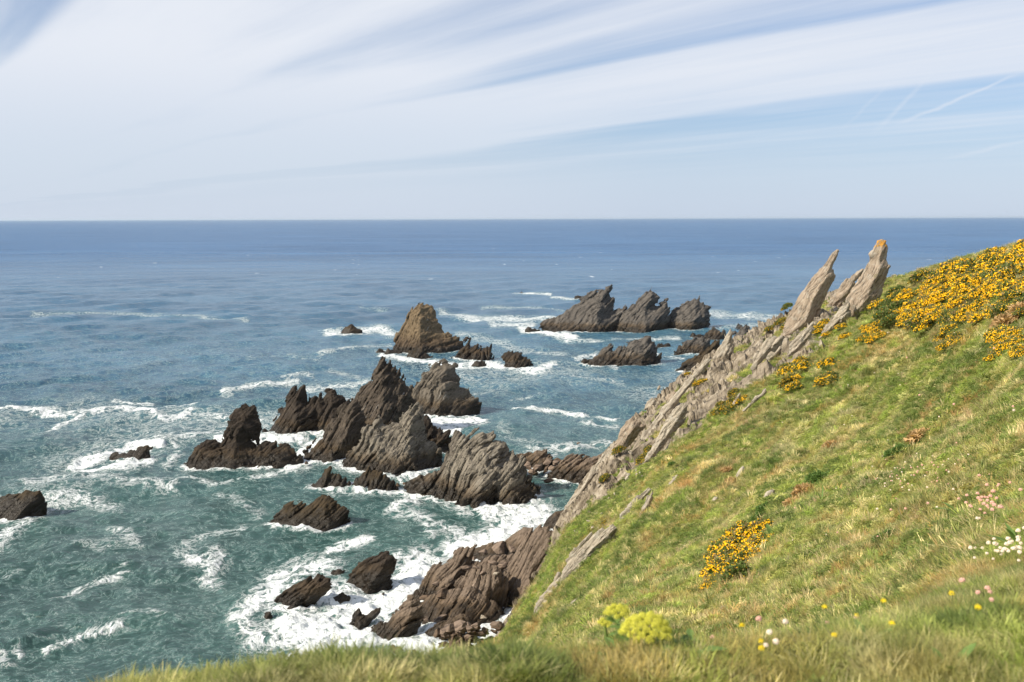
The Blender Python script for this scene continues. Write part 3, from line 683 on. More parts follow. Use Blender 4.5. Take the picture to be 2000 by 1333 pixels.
for pts, lab in (([(1218, 940), (1220, 924), (1226, 916), (1232, 928), (1240, 934), (1234, 942)], 'small white forked stone in the grass near the rim'),
                 ([(1306, 946), (1314, 934), (1322, 928), (1322, 936), (1312, 948)], 'small white stone right of the shore pool rim'),
                 ([(1388, 978), (1396, 968), (1406, 966), (1402, 976), (1394, 984)], 'small white stone in mid slope'),
                 ([(1488, 972), (1498, 960), (1508, 954), (1514, 962), (1524, 964), (1516, 972), (1500, 976)], 'white block in a brown hollow'),
                 ([(1424, 802), (1432, 786), (1442, 768), (1448, 768), (1444, 784), (1432, 804)], 'leaning pale fin left of the pink-topped slab'),
                 ([(1446, 804), (1462, 788), (1480, 772), (1496, 760), (1494, 772), (1474, 790), (1456, 806)], 'long low pink-topped slab in mid slope'),
                 ([(1436, 932), (1440, 918), (1448, 910), (1454, 916), (1456, 930)], 'grey-brown rock on open grass'),
                 ([(1112, 1182), (1118, 1174), (1126, 1170), (1124, 1180), (1116, 1188)], 'small pale stone beside the lowest slab'),
                 ([(1184, 1196), (1190, 1186), (1198, 1182), (1200, 1192), (1190, 1200)], 'pale pebble above the flowering umbel'),
                 ([(1402, 1196), (1414, 1186), (1428, 1184), (1434, 1192), (1420, 1198)], 'flat pale stone below the bright gorse')):
    slab('stone', pts, lab, tmax=.6, slope=.8)
#SEA#
# ------------------------------------------------------------------ the sea
def blur(a, r):
    for ax in (0, 1):
        for _ in range(2):
            n = int(r)
            if n < 1: continue
            pad = [(0, 0), (0, 0)]; pad[ax] = (n + 1, n)
            c = np.cumsum(np.pad(a, pad, mode='edge'), axis=ax)
            sl1 = [slice(None)] * 2; sl0 = [slice(None)] * 2
            sl1[ax] = slice(2 * n + 1, None); sl0[ax] = slice(0, -(2 * n + 1))
            a = (c[tuple(sl1)] - c[tuple(sl0)]) / (2 * n + 1)
    return a
GX0, GY0, GS = -170.0, 40.0, .5
gw_, gh_ = 700, 1100                 # 350 m by 550 m
foot = np.zeros((gw_, gh_))
for q in FOOT:
    i = ((q[:, 0] - GX0) / GS).astype(int); j = ((q[:, 1] - GY0) / GS).astype(int)
    k = (i >= 0) & (i < gw_) & (j >= 0) & (j < gh_); foot[i[k], j[k]] = 1
# shoreline of the hill counts too
q = hv.reshape(-1, 3); q = q[np.abs(q[:, 2]) < .8]
i = ((q[:, 0] - GX0) / GS).astype(int); j = ((q[:, 1] - GY0) / GS).astype(int)
k = (i >= 0) & (i < gw_) & (j >= 0) & (j < gh_); foot[i[k], j[k]] = 1
near_ = np.clip(blur(foot, 1) * 3.0, 0, 1); mid_ = np.clip(blur(foot, 4) * 3.2, 0, 1); wide_ = np.clip(blur(foot, 14) * 3.2, 0, 1)
shal_ = np.clip(blur(foot, 44) * 9, 0, 1)
# foam lines and patches seen on the water: (points in photo pixels, half width in photo pixels, strength)
ST = [
 ([(445, 1195), (480, 1165), (540, 1120), (600, 1105), (660, 1095)], 26, .75),
 ([(455, 1205), (470, 1235), (540, 1225)], 24, .7),
 ([(560, 1215), (640, 1205), (720, 1180), (790, 1150), (830, 1110)], 42, 1.0),
 ([(570, 1260), (640, 1250), (740, 1225), (800, 1210), (850, 1235)], 38, 1.0),
 ([(760, 1265), (840, 1262), (900, 1280)], 22, 1.0), ([(650, 1150), (640, 1180), (600, 1210)], 26, .95), ([(790, 1090), (812, 1105), (800, 1135)], 22, .75),
 ([(900, 1070), (960, 1045), (1010, 1025), (1060, 1005)], 22, 1.0), ([(970, 1000), (1040, 995), (1075, 1010)], 16, .9),
 ([(850, 1020), (900, 1035), (880, 1065), (930, 1080)], 18, .62), ([(780, 985), (830, 1005), (850, 1040)], 16, .6),
 ([(660, 1062), (700, 1052), (742, 1045)], 9, .85), ([(560, 1085), (620, 1070), (680, 1062)], 6, .5),
 ([(360, 1085), (400, 1090), (440, 1080), (410, 1115)], 18, .68), ([(380, 1065), (430, 1040), (480, 1025)], 10, .55),
 ([(240, 1050), (280, 1060), (230, 1035)], 12, .5), ([(420, 960), (470, 985), (500, 1000)], 14, .45),
 ([(0, 798), (60, 803), (110, 800), (160, 800)], 5, .8), ([(160, 800), (230, 797), (300, 800), (330, 812), (375, 803)], 6, .8), ([(160, 800), (130, 818), (98, 832)], 6, .75),
 ([(222, 780), (260, 783), (295, 785)], 4, .7), ([(325, 786), (385, 787)], 3, .7), ([(385, 808), (440, 812), (520, 812)], 4, .65),
 ([(440, 762), (490, 752), (540, 748), (580, 745)], 5, .7), ([(560, 738), (600, 730), (620, 735)], 6, .6), ([(590, 760), (650, 755), (720, 750)], 12, .6),
 ([(145, 905), (200, 888), (250, 868), (300, 862)], 9, .95), ([(160, 915), (240, 912), (300, 895)], 9, .9), ([(330, 860), (350, 880), (330, 905)], 10, .6),
 ([(300, 850), (380, 845), (430, 835)], 12, .62), ([(60, 945), (150, 930), (250, 935), (340, 940)], 14, .55), ([(90, 975), (160, 965), (230, 985)], 16, .6),
 ([(0, 1045), (30, 1030), (60, 1010)], 16, .62), ([(0, 1060), (40, 1040)], 10, .5), ([(0, 1265), (40, 1280), (60, 1265)], 14, .6), ([(125, 1250), (180, 1230), (240, 1210)], 8, .7),
 ([(130, 1165), (180, 1135), (240, 1108)], 9, .6), ([(240, 1200), (300, 1190), (330, 1195)], 8, .45), ([(0, 1128), (60, 1100)], 6, .35), ([(160, 1060), (200, 1070), (260, 1060)], 9, .4),
 ([(430, 860), (520, 858), (590, 862)], 8, .9), ([(560, 905), (600, 885), (625, 865), (640, 850)], 14, 1.0), ([(500, 925), (560, 918), (610, 915)], 12, .6),
 ([(345, 925), (400, 932), (470, 925)], 6, .55), ([(850, 820), (890, 818), (925, 815)], 12, .95), ([(865, 832), (900, 838)], 7, .9),
 ([(790, 930), (830, 930), (850, 950), (790, 975)], 14, .8), ([(620, 965), (680, 960)], 8, .4), ([(900, 990), (960, 1000)], 10, .6),
 ([(1010, 796), (1070, 802), (1140, 806), (1220, 816)], 4, .75), ([(1150, 820), (1215, 830)], 6, .6), ([(1050, 870), (1120, 872), (1180, 860)], 9, .6), ([(1020, 880), (1100, 888)], 8, .55),
 ([(960, 830), (1010, 850), (1060, 860)], 9, .4), ([(1000, 770), (1060, 765)], 3, .45), ([(900, 770), (950, 768)], 3, .45),
 ([(740, 690), (800, 700), (880, 712), (960, 708), (1040, 722), (1080, 715)], 7, .85), ([(640, 650), (690, 648), (740, 640), (770, 650)], 8, .75), ([(620, 690), (700, 678), (760, 672)], 5, .55),
 ([(860, 610), (930, 622), (1000, 620), (1080, 622)], 6, .68), ([(900, 650), (960, 660), (1020, 680), (1100, 690)], 8, .5), ([(1020, 640), (1070, 652), (1120, 660)], 6, .9), ([(960, 632), (1040, 632)], 6, .7),
 ([(1100, 660), (1180, 665), (1280, 660), (1330, 655)], 4, .6), ([(1130, 700), (1160, 690), (1200, 720)], 5, .6), ([(1060, 720), (1140, 735), (1220, 745)], 4, .5),
 ([(1390, 612), (1450, 615), (1520, 620)], 6, .65), ([(1400, 640), (1480, 630)], 4, .5), ([(1280, 690), (1330, 700)], 4, .6), ([(1000, 572), (1040, 573), (1075, 574)], 2.2, .8),
 ([(1080, 580), (1130, 582)], 2, .7), ([(60, 612), (180, 608), (300, 614), (420, 618), (490, 625)], 2.6, .5), ([(940, 600), (1030, 598), (1100, 605)], 3, .5), ([(700, 600), (760, 604)], 2, .4),
 ([(860, 730), (930, 735)], 4, .5), ([(640, 720), (700, 735)], 8, .5), ([(480, 700), (560, 690), (620, 700)], 4, .35), ([(1250, 860), (1190, 880)], 8, .6),
]
rows1 = 1 / np.linspace(1 / 47.0, 1 / 620.0, 1000)
rows2 = np.geomspace(632, 90000, 90)
SY = np.concatenate([np.array([10., 22, 32, 40, 44]), rows1, rows2])
sa = np.linspace(-.80, .82, 1250)
SA, SYY = np.meshgrid(sa, SY, indexing='ij')
SX = SA * SYY
# stroke field, evaluated on the sea points by their true positions
ppx, ppy = proj(np.stack([SX, SYY, np.zeros_like(SX)], -1).reshape(-1, 3))
ppx = ppx.reshape(SX.shape); ppy = ppy.reshape(SX.shape)
wx = fbm(SX / 9, SYY / 9, SX * 0, 3, 51); wy = fbm(SX / 9, SYY / 9, SX * 0, 3, 61)
sc_ = 1944 / SYY
qx = ppx + wx * 2.6 * sc_ * .9; qy = ppy + wy * 2.6 * sc_ * .32
foam = np.zeros_like(SX)
for pts, hw, stg in ST:
    pts = np.array(pts, float)
    lo = pts.min(0) - hw * 3.5 - 45; hi = pts.max(0) + hw * 3.5 + 45
    k = (ppx > lo[0]) & (ppx < hi[0]) & (ppy > lo[1]) & (ppy < hi[1])
    if not k.any(): continue
    X, Y_ = qx[k], qy[k]; d = np.full(X.shape, 1e9)
    for (x0, y0), (x1, y1) in zip(pts[:-1], pts[1:]):
        ex, ey = x1 - x0, y1 - y0; L = ex * ex + ey * ey
        q = np.clip(((X - x0) * ex + (Y_ - y0) * ey) / L, 0, 1)
        d = np.minimum(d, np.hypot((X - x0 - q * ex) * .8, Y_ - y0 - q * ey))
    foam[k] = np.maximum(foam[k], stg * np.exp(-(d / (hw * 1.25)) ** 2))
fi = np.clip((SX - GX0) / GS, 0, gw_ - 1.01); fj = np.clip((SYY - GY0) / GS, 0, gh_ - 1.01)
def bil(g):
    i, j = fi.astype(int), fj.astype(int); a, b = fi - i, fj - j
    return g[i, j] * (1 - a) * (1 - b) + g[i + 1, j] * a * (1 - b) + g[i, j + 1] * (1 - a) * b + g[i + 1, j + 1] * a * b
inside = (np.abs(SX - GX0 - 175) < 174) & (SYY > GY0) & (SYY < GY0 + 549)
fN = bil(near_) * inside; fM = bil(mid_) * inside; fW = bil(wide_) * inside; fS = bil(shal_) * inside
blot = fbm(SX / 16, SYY / 16, SX * 0, 3, 91)
foam = np.maximum(foam, fM * .72 + fN * .15)
foam = np.maximum(foam, fW * (.50 + .3 * blot))
drift = fbm(SX / 30 + 3, SYY / 44, SX * 0, 3, 33)
foam = np.maximum(foam, sst(drift, -.2, .6) * .46 * sst(SYY, 360, 200) * sst(SYY, 60, 85))
foam = np.maximum(foam, .22 * sst(SYY, 420, 250))
# waves
Z = np.zeros_like(SX)
spY = np.gradient(SYY, axis=1)
rg = np.random.default_rng(5)
for q in range(56):
    lam = 1.7 * (30 / 1.7) ** (q / 55.0)
    a0 = math.radians(-205 + rg.normal() * 34) if q % 3 else math.radians(rg.uniform(0, 360))
    kx, ky = math.sin(a0) * 2 * math.pi / lam, math.cos(a0) * 2 * math.pi / lam
    amp_ = .0062 * lam ** .95
    fade = sst(lam / (spY * 2.4 + 1e-6), .8, 2.0)
    ph = SX * kx + SYY * ky + rg.uniform(0, 6.28) + wx * 1.5
    Z += amp_ * fade * (1 - 2 * np.abs(np.sin(ph / 2)) ** 1.3) * 1.0
Z *= (1 - .4 * fS)
Z += .6 * np.clip(foam, 0, 1) ** 2 * (fbm(SX / 1.2, SYY / 1.2, SX * 0, 3, 14) + .4) * sst(SYY, 500, 200)
# swell breaking behind the broad stack
Z = Z * sst(SYY, 20000, 600)
ns, nr = SX.shape
si = np.arange(ns * nr).reshape(ns, nr)
sf = np.stack([si[:-1, :-1], si[1:, :-1], si[1:, 1:], si[:-1, 1:]], -1).reshape(-1, 4)

m, t = new_mat('sea_water')
geo = t.n('ShaderNodeNewGeometry'); p = geo.outputs['Position']
fa = t.n('ShaderNodeAttribute', attribute_name='foam').outputs['Fac']
sh = t.n('ShaderNodeAttribute', attribute_name='shallow').outputs['Fac']
py_ = t.dot(p, (0, 1, 0)); px_ = t.dot(p, (1, 0, 0))
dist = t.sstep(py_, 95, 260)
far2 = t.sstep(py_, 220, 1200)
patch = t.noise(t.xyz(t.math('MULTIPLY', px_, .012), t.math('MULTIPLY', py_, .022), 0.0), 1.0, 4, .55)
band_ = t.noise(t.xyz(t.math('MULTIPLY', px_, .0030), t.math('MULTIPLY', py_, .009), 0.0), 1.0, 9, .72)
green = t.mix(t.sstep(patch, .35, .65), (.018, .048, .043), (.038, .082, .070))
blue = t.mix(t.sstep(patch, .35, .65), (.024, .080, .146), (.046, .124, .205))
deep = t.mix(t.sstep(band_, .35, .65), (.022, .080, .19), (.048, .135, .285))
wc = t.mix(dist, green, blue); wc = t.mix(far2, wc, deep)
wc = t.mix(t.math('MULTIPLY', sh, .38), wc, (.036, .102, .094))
# foam pattern: torn webs
fp = t.xyz(px_, t.math('MULTIPLY', py_, .8), 0.0)
wn = t.n('ShaderNodeTexNoise', Vector=fp); wn.inputs['Scale'].default_value = .30; wn.inputs['Detail'].default_value = 4
wv = t.n('ShaderNodeVectorMath', operation='MULTIPLY_ADD'); t.set(wv.inputs[0], wn.outputs['Color']); wv.inputs[1].default_value = (4.2, 4.2, 0); t.set(wv.inputs[2], fp)
def web(scale, s2):
    nd = t.n('ShaderNodeTexNoise', Vector=wv.outputs[0]); nd.inputs['Scale'].default_value = scale; nd.inputs['Detail'].default_value = 5; nd.inputs['Roughness'].default_value = .62
    r = t.math('ABSOLUTE', t.math('SUBTRACT', nd.outputs['Fac'], .5))
    return t.math('SUBTRACT', 1.0, t.math('MULTIPLY', r, s2), clamp=True)
wb = t.math('MULTIPLY', t.math('ADD', web(.55, 7.0), t.math('MULTIPLY', web(1.8, 6.0), .75)), .58)
fn = t.noise(fp, 3.0, 4, .7)
pat = t.math('ADD', t.math('MULTIPLY', wb, .75), t.math('MULTIPLY', fn, .35))
fsum = t.math('ADD', t.math('MULTIPLY', pat, 1.15), t.math('MULTIPLY', fa, .95))
fm = t.sstep(fsum, 1.12, 1.55)
# whitecaps out at sea
cap = t.noise(t.xyz(t.math('MULTIPLY', px_, .07), t.math('MULTIPLY', py_, .05), 4.0), 1.0, 3, .6)
cpm = t.math('MULTIPLY', t.sstep(cap, .70, .74), t.sstep(py_, 300, 700))
thin = t.math('MULTIPLY', t.sstep(fsum, .85, 1.45), .42)
wc2 = t.mix(thin, wc, (.30, .50, .47))
fcol = t.mix(t.noise(fp, 1.2, 4, .7), (.60, .66, .68), (.88, .90, .90))
colr = t.mix(fm, wc2, fcol); colr = t.mix(t.math('MULTIPLY', cpm, .8), colr, (.8, .85, .88))
rough = t.math('ADD', t.math('MULTIPLY', fm, .6), t.math('ADD', .16, t.math('MULTIPLY', far2, .12)))
b1 = t.noise(t.xyz(t.math('MULTIPLY', px_, .8), t.math('MULTIPLY', py_, 1.3), 0.0), 1.1, 5, .62, .3)
b2 = t.noise(t.xyz(t.math('MULTIPLY', px_, .16), t.math('MULTIPLY', py_, .34), 0.0), 1.0, 5, .6, .3)
nearbump = t.sstep(py_, 500, 150)
hgt = t.math('ADD', t.math('MULTIPLY', b1, t.math('ADD', .35, t.math('MULTIPLY', nearbump, .1))), t.math('MULTIPLY', b2, t.math('MULTIPLY', dist, .9)))
b3 = t.noise(t.xyz(t.math('MULTIPLY', px_, .018), t.math('MULTIPLY', py_, .05), 0.0), 1.0, 6, .62, .2)
hgt = t.math('ADD', hgt, t.math('MULTIPLY', b3, t.math('MULTIPLY', far2, 11.0)))
hgt = t.math('ADD', hgt, t.math('MULTIPLY', fm, .18))
hgt = t.math('ADD', hgt, t.math('MULTIPLY', t.math('MULTIPLY', fn, fm), .35))
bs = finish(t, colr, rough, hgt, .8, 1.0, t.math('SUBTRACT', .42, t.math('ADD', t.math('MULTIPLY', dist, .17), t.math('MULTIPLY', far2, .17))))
bs.inputs['IOR'].default_value = 1.33
M['sea'] = m
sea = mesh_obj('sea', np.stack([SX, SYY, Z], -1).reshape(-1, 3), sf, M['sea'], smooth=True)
attr(sea, 'foam', np.clip(foam, 0, 1.1).ravel()); attr(sea, 'shallow', fS.ravel())
tag(sea, 'open sea streaked with white foam', None, None, 'structure')
# ------------------------------------------------------------------ vegetation
def leafmat(name, tint=None, vary=True, trans=.35, hueflower=False):
    """tint None: colour carried by each instance"""
    m, t = new_mat(name)
    if tint is None:
        at = t.n('ShaderNodeAttribute', attribute_name='tint', attribute_type='INSTANCER'); colr = at.outputs['Color']
    else:
        colr = t.n('ShaderNodeRGB').outputs[0]; colr.default_value = (*tint, 1)
    lv = t.n('ShaderNodeAttribute', attribute_name='lv').outputs['Fac']
    k = t.math('ADD', .55, t.math('MULTIPLY', lv, .9))
    colr = t.mix(1.0, colr, t.xyz(k, k, k), 'MULTIPLY')
    d = t.n('ShaderNodeBsdfPrincipled'); t.set(d.inputs['Base Color'], colr); d.inputs['Roughness'].default_value = .55; d.inputs['Specular IOR Level'].default_value = .25
    tr = t.n('ShaderNodeBsdfTranslucent'); t.set(tr.inputs[0], t.mix(1.0, colr, (1.3, 1.35, .7), 'MULTIPLY'))
    mx = t.n('ShaderNodeMixShader'); mx.inputs[0].default_value = trans
    t.t.links.new(d.outputs[0], mx.inputs[1]); t.t.links.new(tr.outputs[0], mx.inputs[2])
    o = t.n('ShaderNodeOutputMaterial'); t.t.links.new(mx.outputs[0], o.inputs[0])
    return m
M['blade'] = leafmat('grass_blade')
M['herb'] = leafmat('herb_leaf')

def blades(n, r, h, wdt, bend, rg, upright=.6):
    """grass tuft of n bent blades"""
    V_, F_, L_ = [], [], []
    for _ in range(n):
        a = rg.uniform(0, 6.283); d = r * math.sqrt(rg.uniform()); x, y = d * math.cos(a), d * math.sin(a)
        b = a + rg.normal() * .8; hh = h * rg.uniform(.45, 1.0); ww = wdt * rg.uniform(.6, 1.2)
        lean = (1 - upright) * rg.uniform(.3, 1.2); bd = bend * rg.uniform(.3, 1.3)
        dx, dy = math.cos(b), math.sin(b); sx, sy = -dy * ww / 2, dx * ww / 2
        k = len(V_)
        for q, wq in ((0, .8), (.5, 1.0), (.85, .55)):
            off = lean * hh * q + bd * hh * q * q; zz_ = hh * q * (1 - .25 * bd * q)
            V_ += [(x + dx * off - sx * wq, y + dy * off - sy * wq, zz_), (x + dx * off + sx * wq, y + dy * off + sy * wq, zz_)]
        off = lean * hh + bd * hh; V_.append((x + dx * off, y + dy * off, hh * (1 - .3 * bd)))
        F_ += [(k, k + 1, k + 3, k + 2), (k + 2, k + 3, k + 5, k + 4), (k + 4, k + 5, k + 6)]
        v = rg.uniform(0, 1); L_ += [v * .6, v * .6, v, v, v + .1, v + .1, v + .2]
    return V_, F_, L_
def leaves(n, r, h, ll, lw, rg, dome=True):
    V_, F_, L_ = [], [], []
    for _ in range(n):
        a = rg.uniform(0, 6.283); d = r * math.sqrt(rg.uniform()); x, y = d * math.cos(a), d * math.sin(a)
        z = h * (1 - (d / r) ** 2 * .7) * rg.uniform(.25, 1.0)
        dr = np.array([math.cos(a + rg.normal()), math.sin(a + rg.normal()), rg.uniform(-.2, .9)]); dr /= np.linalg.norm(dr)
        sd = np.cross(dr, [rg.normal() * .4, rg.normal() * .4, 1]); sd /= np.linalg.norm(sd)
        l_ = ll * rg.uniform(.6, 1.2); w_ = lw * rg.uniform(.6, 1.2); c = np.array([x, y, z]); up = np.cross(sd, dr)
        k = len(V_)
        V_ += [tuple(c), tuple(c + dr * l_ * .5 + sd * w_ * .5 + up * w_ * .15), tuple(c + dr * l_ - up * l_ * .15), tuple(c + dr * l_ * .5 - sd * w_ * .5 + up * w_ * .15)]
        F_ += [(k, k + 1, k + 2, k + 3)]; v = rg.uniform(0, 1); L_ += [v] * 4
    return V_, F_, L_
def proto(name, data, mat, coll):
    V_, F_, L_ = data
    me = bpy.data.meshes.new(name); me.from_pydata([tuple(map(float, q)) for q in V_], [], F_); me.materials.append(mat)
    a = me.attributes.new('lv', 'FLOAT', 'POINT'); a.data.foreach_set('value', np.array(L_, np.float32))
    o = bpy.data.objects.new(name, me); coll.objects.link(o); return o
rg = np.random.default_rng(3)
CG = bpy.data.collections.new('grass_kinds'); CH = bpy.data.collections.new('herb_kinds')
for q in range(5): proto('tuft%d' % q, blades(34, .42, 1.0, .045, .35 + .12 * q, rg, .55), M['blade'], CG)
for q in range(3): proto('tuft_fine%d' % q, blades(60, .42, 1.0, .018, .6, rg, .5), M['blade'], CG)
for q in range(3): proto('herb%d' % q, leaves(70, .5, .45, .20, .10, rg), M['herb'], CH)
for q in range(2): proto('herb_fine%d' % q, leaves(120, .5, .5, .13, .05, rg), M['herb'], CH)

def scatter_nodes(coll):
    g = bpy.data.node_groups.new('scatter', 'GeometryNodeTree')
    g.interface.new_socket('Geometry', in_out='INPUT', socket_type='NodeSocketGeometry'); g.interface.new_socket('Geometry', in_out='OUTPUT', socket_type='NodeSocketGeometry')
    N = g.nodes.new; L = g.links.new
    gi, go = N('NodeGroupInput'), N('NodeGroupOutput')
    ci = N('GeometryNodeCollectionInfo'); ci.inputs['Collection'].default_value = coll; ci.inputs['Separate Children'].default_value = True; ci.inputs['Reset Children'].default_value = True
    ip = N('GeometryNodeInstanceOnPoints'); ip.inputs['Pick Instance'].default_value = True
    def na(nm, ty):
        n_ = N('GeometryNodeInputNamedAttribute'); n_.data_type = ty; n_.inputs['Name'].default_value = nm; return n_.outputs['Attribute']
    L(gi.outputs[0], ip.inputs['Points']); L(ci.outputs[0], ip.inputs['Instance'])
    L(na('idx', 'INT'), ip.inputs['Instance Index']); L(na('rot', 'FLOAT_VECTOR'), ip.inputs['Rotation']); L(na('scl', 'FLOAT_VECTOR'), ip.inputs['Scale'])
    L(ip.outputs[0], go.inputs[0]); return g
def scatter(name, pts, tint, scl, tilt, idx, coll, label):
    o = mesh_obj(name, pts, [], None)
    n = len(pts)
    rot = np.stack([RNG.normal(size=n) * tilt, RNG.normal(size=n) * tilt, RNG.uniform(0, 6.283, n)], -1)
    attr(o, 'rot', rot, 'FLOAT_VECTOR'); attr(o, 'scl', scl, 'FLOAT_VECTOR'); attr(o, 'idx', idx, 'INT')
    attr(o, 'tint', np.concatenate([tint, np.ones((n, 1))], 1), 'FLOAT_COLOR')
    md = o.modifiers.new('scatter', 'NODES'); md.node_group = scatter_nodes(coll)
    tag(o, label, None, None, 'stuff'); return o

def veg_points(n, v0, v1, p0=-60, p1=2120):
    px = RNG.uniform(p0, p1, n); v = RNG.uniform(v0, v1, n)
    q, rk = hill(px, v)
    k = (RNG.uniform(size=n) > rk * 1.25) & (q[:, 2] > 3.0 + RNG.normal(size=n)) & ((v < 8.02) | (px > 1650))
    return q[k], px[k], v[k]
PAL = dict(green=(.190, .245, .060), lime=(.36, .40, .10), olive=(.35, .32, .10), brown=(.40, .27, .145), rust=(.42, .24, .10), straw=(.58, .48, .27), pink=(.50, .39, .29), dark=(.085, .13, .035), fresh=(.27, .36, .055))
PV = {k: np.array(v) for k, v in PAL.items()}
# direction of the streaks of growth on the slope
def tints(q, v):
    x, y, z = q.T; n = len(x)
    sc = np.clip(y / 30, .25, 1.4)
    a = (x * .82 + z * .55) ; b = (z * .8 - x * .5)
    n1 = fbm(a / (5 * sc), b / (2.2 * sc), y / (7 * sc), 3, 101); n2 = fbm(a / (2.4 * sc), b / (1.1 * sc), y / (3.5 * sc), 3, 111)
    n3 = fbm(a / (3.5 * sc), b / (1.3 * sc), y / (5 * sc), 3, 121); n4 = fbm(x / (9 * sc), y / (12 * sc), z * 0, 2, 131)
    c = (PV['olive'] * .9 + PV['straw'] * .1) * np.ones((n, 1))
    def bl(c, col, w): w = np.clip(w, 0, 1)[:, None]; return c * (1 - w) + PV[col] * w
    c = bl(c, 'lime', sst(n1, -.10, .25)); c = bl(c, 'green', sst(-n1, 0, .28) * .95); c = bl(c, 'fresh', sst(n4, .05, .4) * .7)
    c = bl(c, 'brown', sst(n2, .02, .30) * .85); c = bl(c, 'rust', sst(n3, .14, .36) * .7); c = bl(c, 'pink', sst(-n3, .20, .45) * .55)
    n5 = fbm(x / (.9 * sc), y / (1.1 * sc), z / (.9 * sc), 2, 141); n6 = fbm(x / (.45 * sc), y / (.6 * sc), z / (.45 * sc), 2, 151)
    c = bl(c, 'dark', sst(n5, .10, .36) * .85); c = bl(c, 'fresh', sst(-n5, .15, .4) * .7); c = bl(c, 'straw', sst(n6, .2, .45) * .65); c = bl(c, 'green', sst(-n6, .2, .5) * .6)
    r = RNG.uniform(size=n)
    c = bl(c, 'straw', (r < .10) * .8); c = bl(c, 'dark', (r > .88) * .7)
    return 1.24 * c * RNG.uniform(.65, 1.35, (n, 1)) * (1 + .25 * n6[:, None]), n1, n2, n3
G_P, G_T, G_S, G_I = [], [], [], []
H_P, H_T, H_S, H_I = [], [], [], []
def add_grass(q, v, hgt, frac_herb):
    c, n1, n2, n3 = tints(q, v)
    nr_ = (sst(q[:, 1], 7, 4) * .35)[:, None]; c = (c * (1 - nr_) + nr_ * PV['green']) * (1 - .18 * sst(q[:, 1], 7, 4))[:, None]
    n = len(q); hb = RNG.uniform(size=n) < np.clip(frac_herb + n1 * .9 - n2 * .6, .05, .9)
    g = ~hb
    wd = RNG.uniform(.8, 1.3, n); hh = hgt * RNG.uniform(.6, 1.3, n)
    dry = np.clip(n2 * 2, 0, 1)
    S = np.stack([wd * hgt * 1.15, wd * hgt * 1.15, hh * (1 + .3 * dry)], -1)
    idx = np.where(RNG.uniform(size=n) < .25 + dry + .35 * (q[:, 1] < 5), RNG.integers(5, 8, n), RNG.integers(0, 5, n))
    G_P.append(q[g]); G_T.append(c[g]); G_S.append(S[g]); G_I.append(idx[g])
    S2 = np.stack([wd * hgt * 1.3, wd * hgt * 1.3, hh * 1.1], -1)
    c2 = c * .55 + (PV['green'] * 1.1) * .45
    H_P.append(q[hb]); H_T.append(c2[hb]); H_S.append(S2[hb]); H_I.append(RNG.integers(0, 5, int(hb.sum())))
#DENSITY#
q, px, v = veg_points(34000, .9, 3.4)
add_grass(q, v, np.interp(q[:, 1], [1, 3, 6], [.06, .072, .10]) * np.where(px < 1500, 1.0, .85), .15)
q, px, v = veg_points(175000, 3.3, 8.1, 940)
add_grass(q, v, np.interp(q[:, 1], [4, 8, 20, 60, 150], [.09, .09, .115, .20, .40]), .78)
q, px, v = veg_points(26000, 3.6, 8.0, 1000)
hn_ = fbm(q[:, 0] / (1.1 + q[:, 1] / 30), q[:, 1] / (1.6 + q[:, 1] / 16), q[:, 2] / (1.1 + q[:, 1] / 30), 3, 181); kk_ = hn_ > .08
q, v, hn_ = q[kk_], v[kk_], hn_[kk_]; c_ = (PV['green'] * .55 + PV['dark'] * .45) * RNG.uniform(.7, 1.3, (len(q), 1)); hh_ = np.interp(q[:, 1], [4, 8, 20, 60, 150], [.10, .13, .19, .34, .6]) * RNG.uniform(.7, 1.3, len(q))
H_P.append(q); H_T.append(c_); H_S.append(np.stack([hh_ * 1.2, hh_ * 1.2, hh_ * 1.35], -1)); H_I.append(RNG.integers(0, 5, len(q)))
q, px, v = veg_points(15000, 3.6, 8.0, 1000)
add_grass(q, v, np.interp(q[:, 1], [4, 8, 20, 60, 150], [.12, .14, .20, .38, .7]), .6)
q, px, v = veg_points(32000, .9, 7.9, 2120, 3100)
add_grass(q, v, np.interp(q[:, 1], [1, 4, 8, 20, 60], [.07, .10, .12, .2, .4]), .4)
q, px, v = veg_points(9000, -.0, 1.2, 300, 3200)
add_grass(q, v, q[:, 1] * 0 + .07, .3)
q, px, v = veg_points(9000, 7.9, 8.6, 1650)
add_grass(q, v, np.interp(q[:, 1], [20, 60, 150], [.14, .24, .4]), .5)
cat_ = np.concatenate
scatter('grass', cat_(G_P), cat_(G_T), cat_(G_S), .16, cat_(G_I), CG, 'mixed green and straw grass covering the slope and the near edge')
scatter('leafy_ground_cover', cat_(H_P), cat_(H_T), cat_(H_S), .2, cat_(H_I), CH, 'low leafy herbs growing between the grass on the slope')
#PLANTS#
# ------------------------------------------------------------------ boulders and loose blocks
def boulder_mesh(name, mat, seed, n=15, flat=.75, bev=.05):
    rg = np.random.default_rng(seed); bm = bmesh.new()
    for _ in range(n):
        d = rg.normal(size=3); d /= np.linalg.norm(d); d *= rg.uniform(.85, 1.1); bm.verts.new((d[0], d[1] * .8, d[2] * flat))
    r = bmesh.ops.convex_hull(bm, input=bm.verts)
    bmesh.ops.delete(bm, geom=[g for g in r['geom_interior'] if isinstance(g, bmesh.types.BMVert)], context='VERTS')
    bmesh.ops.dissolve_limit(bm, angle_limit=.25, verts=bm.verts, edges=bm.edges)
    bmesh.ops.bevel(bm, geom=list(bm.edges), offset=bev, segments=2, profile=.6, affect='EDGES', clamp_overlap=True)
    zl = min(v.co.z for v in bm.verts)
    for v in bm.verts: v.co.z -= zl
    me = bpy.data.meshes.new(name); bm.to_mesh(me); bm.free(); me.materials.append(mat)
    return me
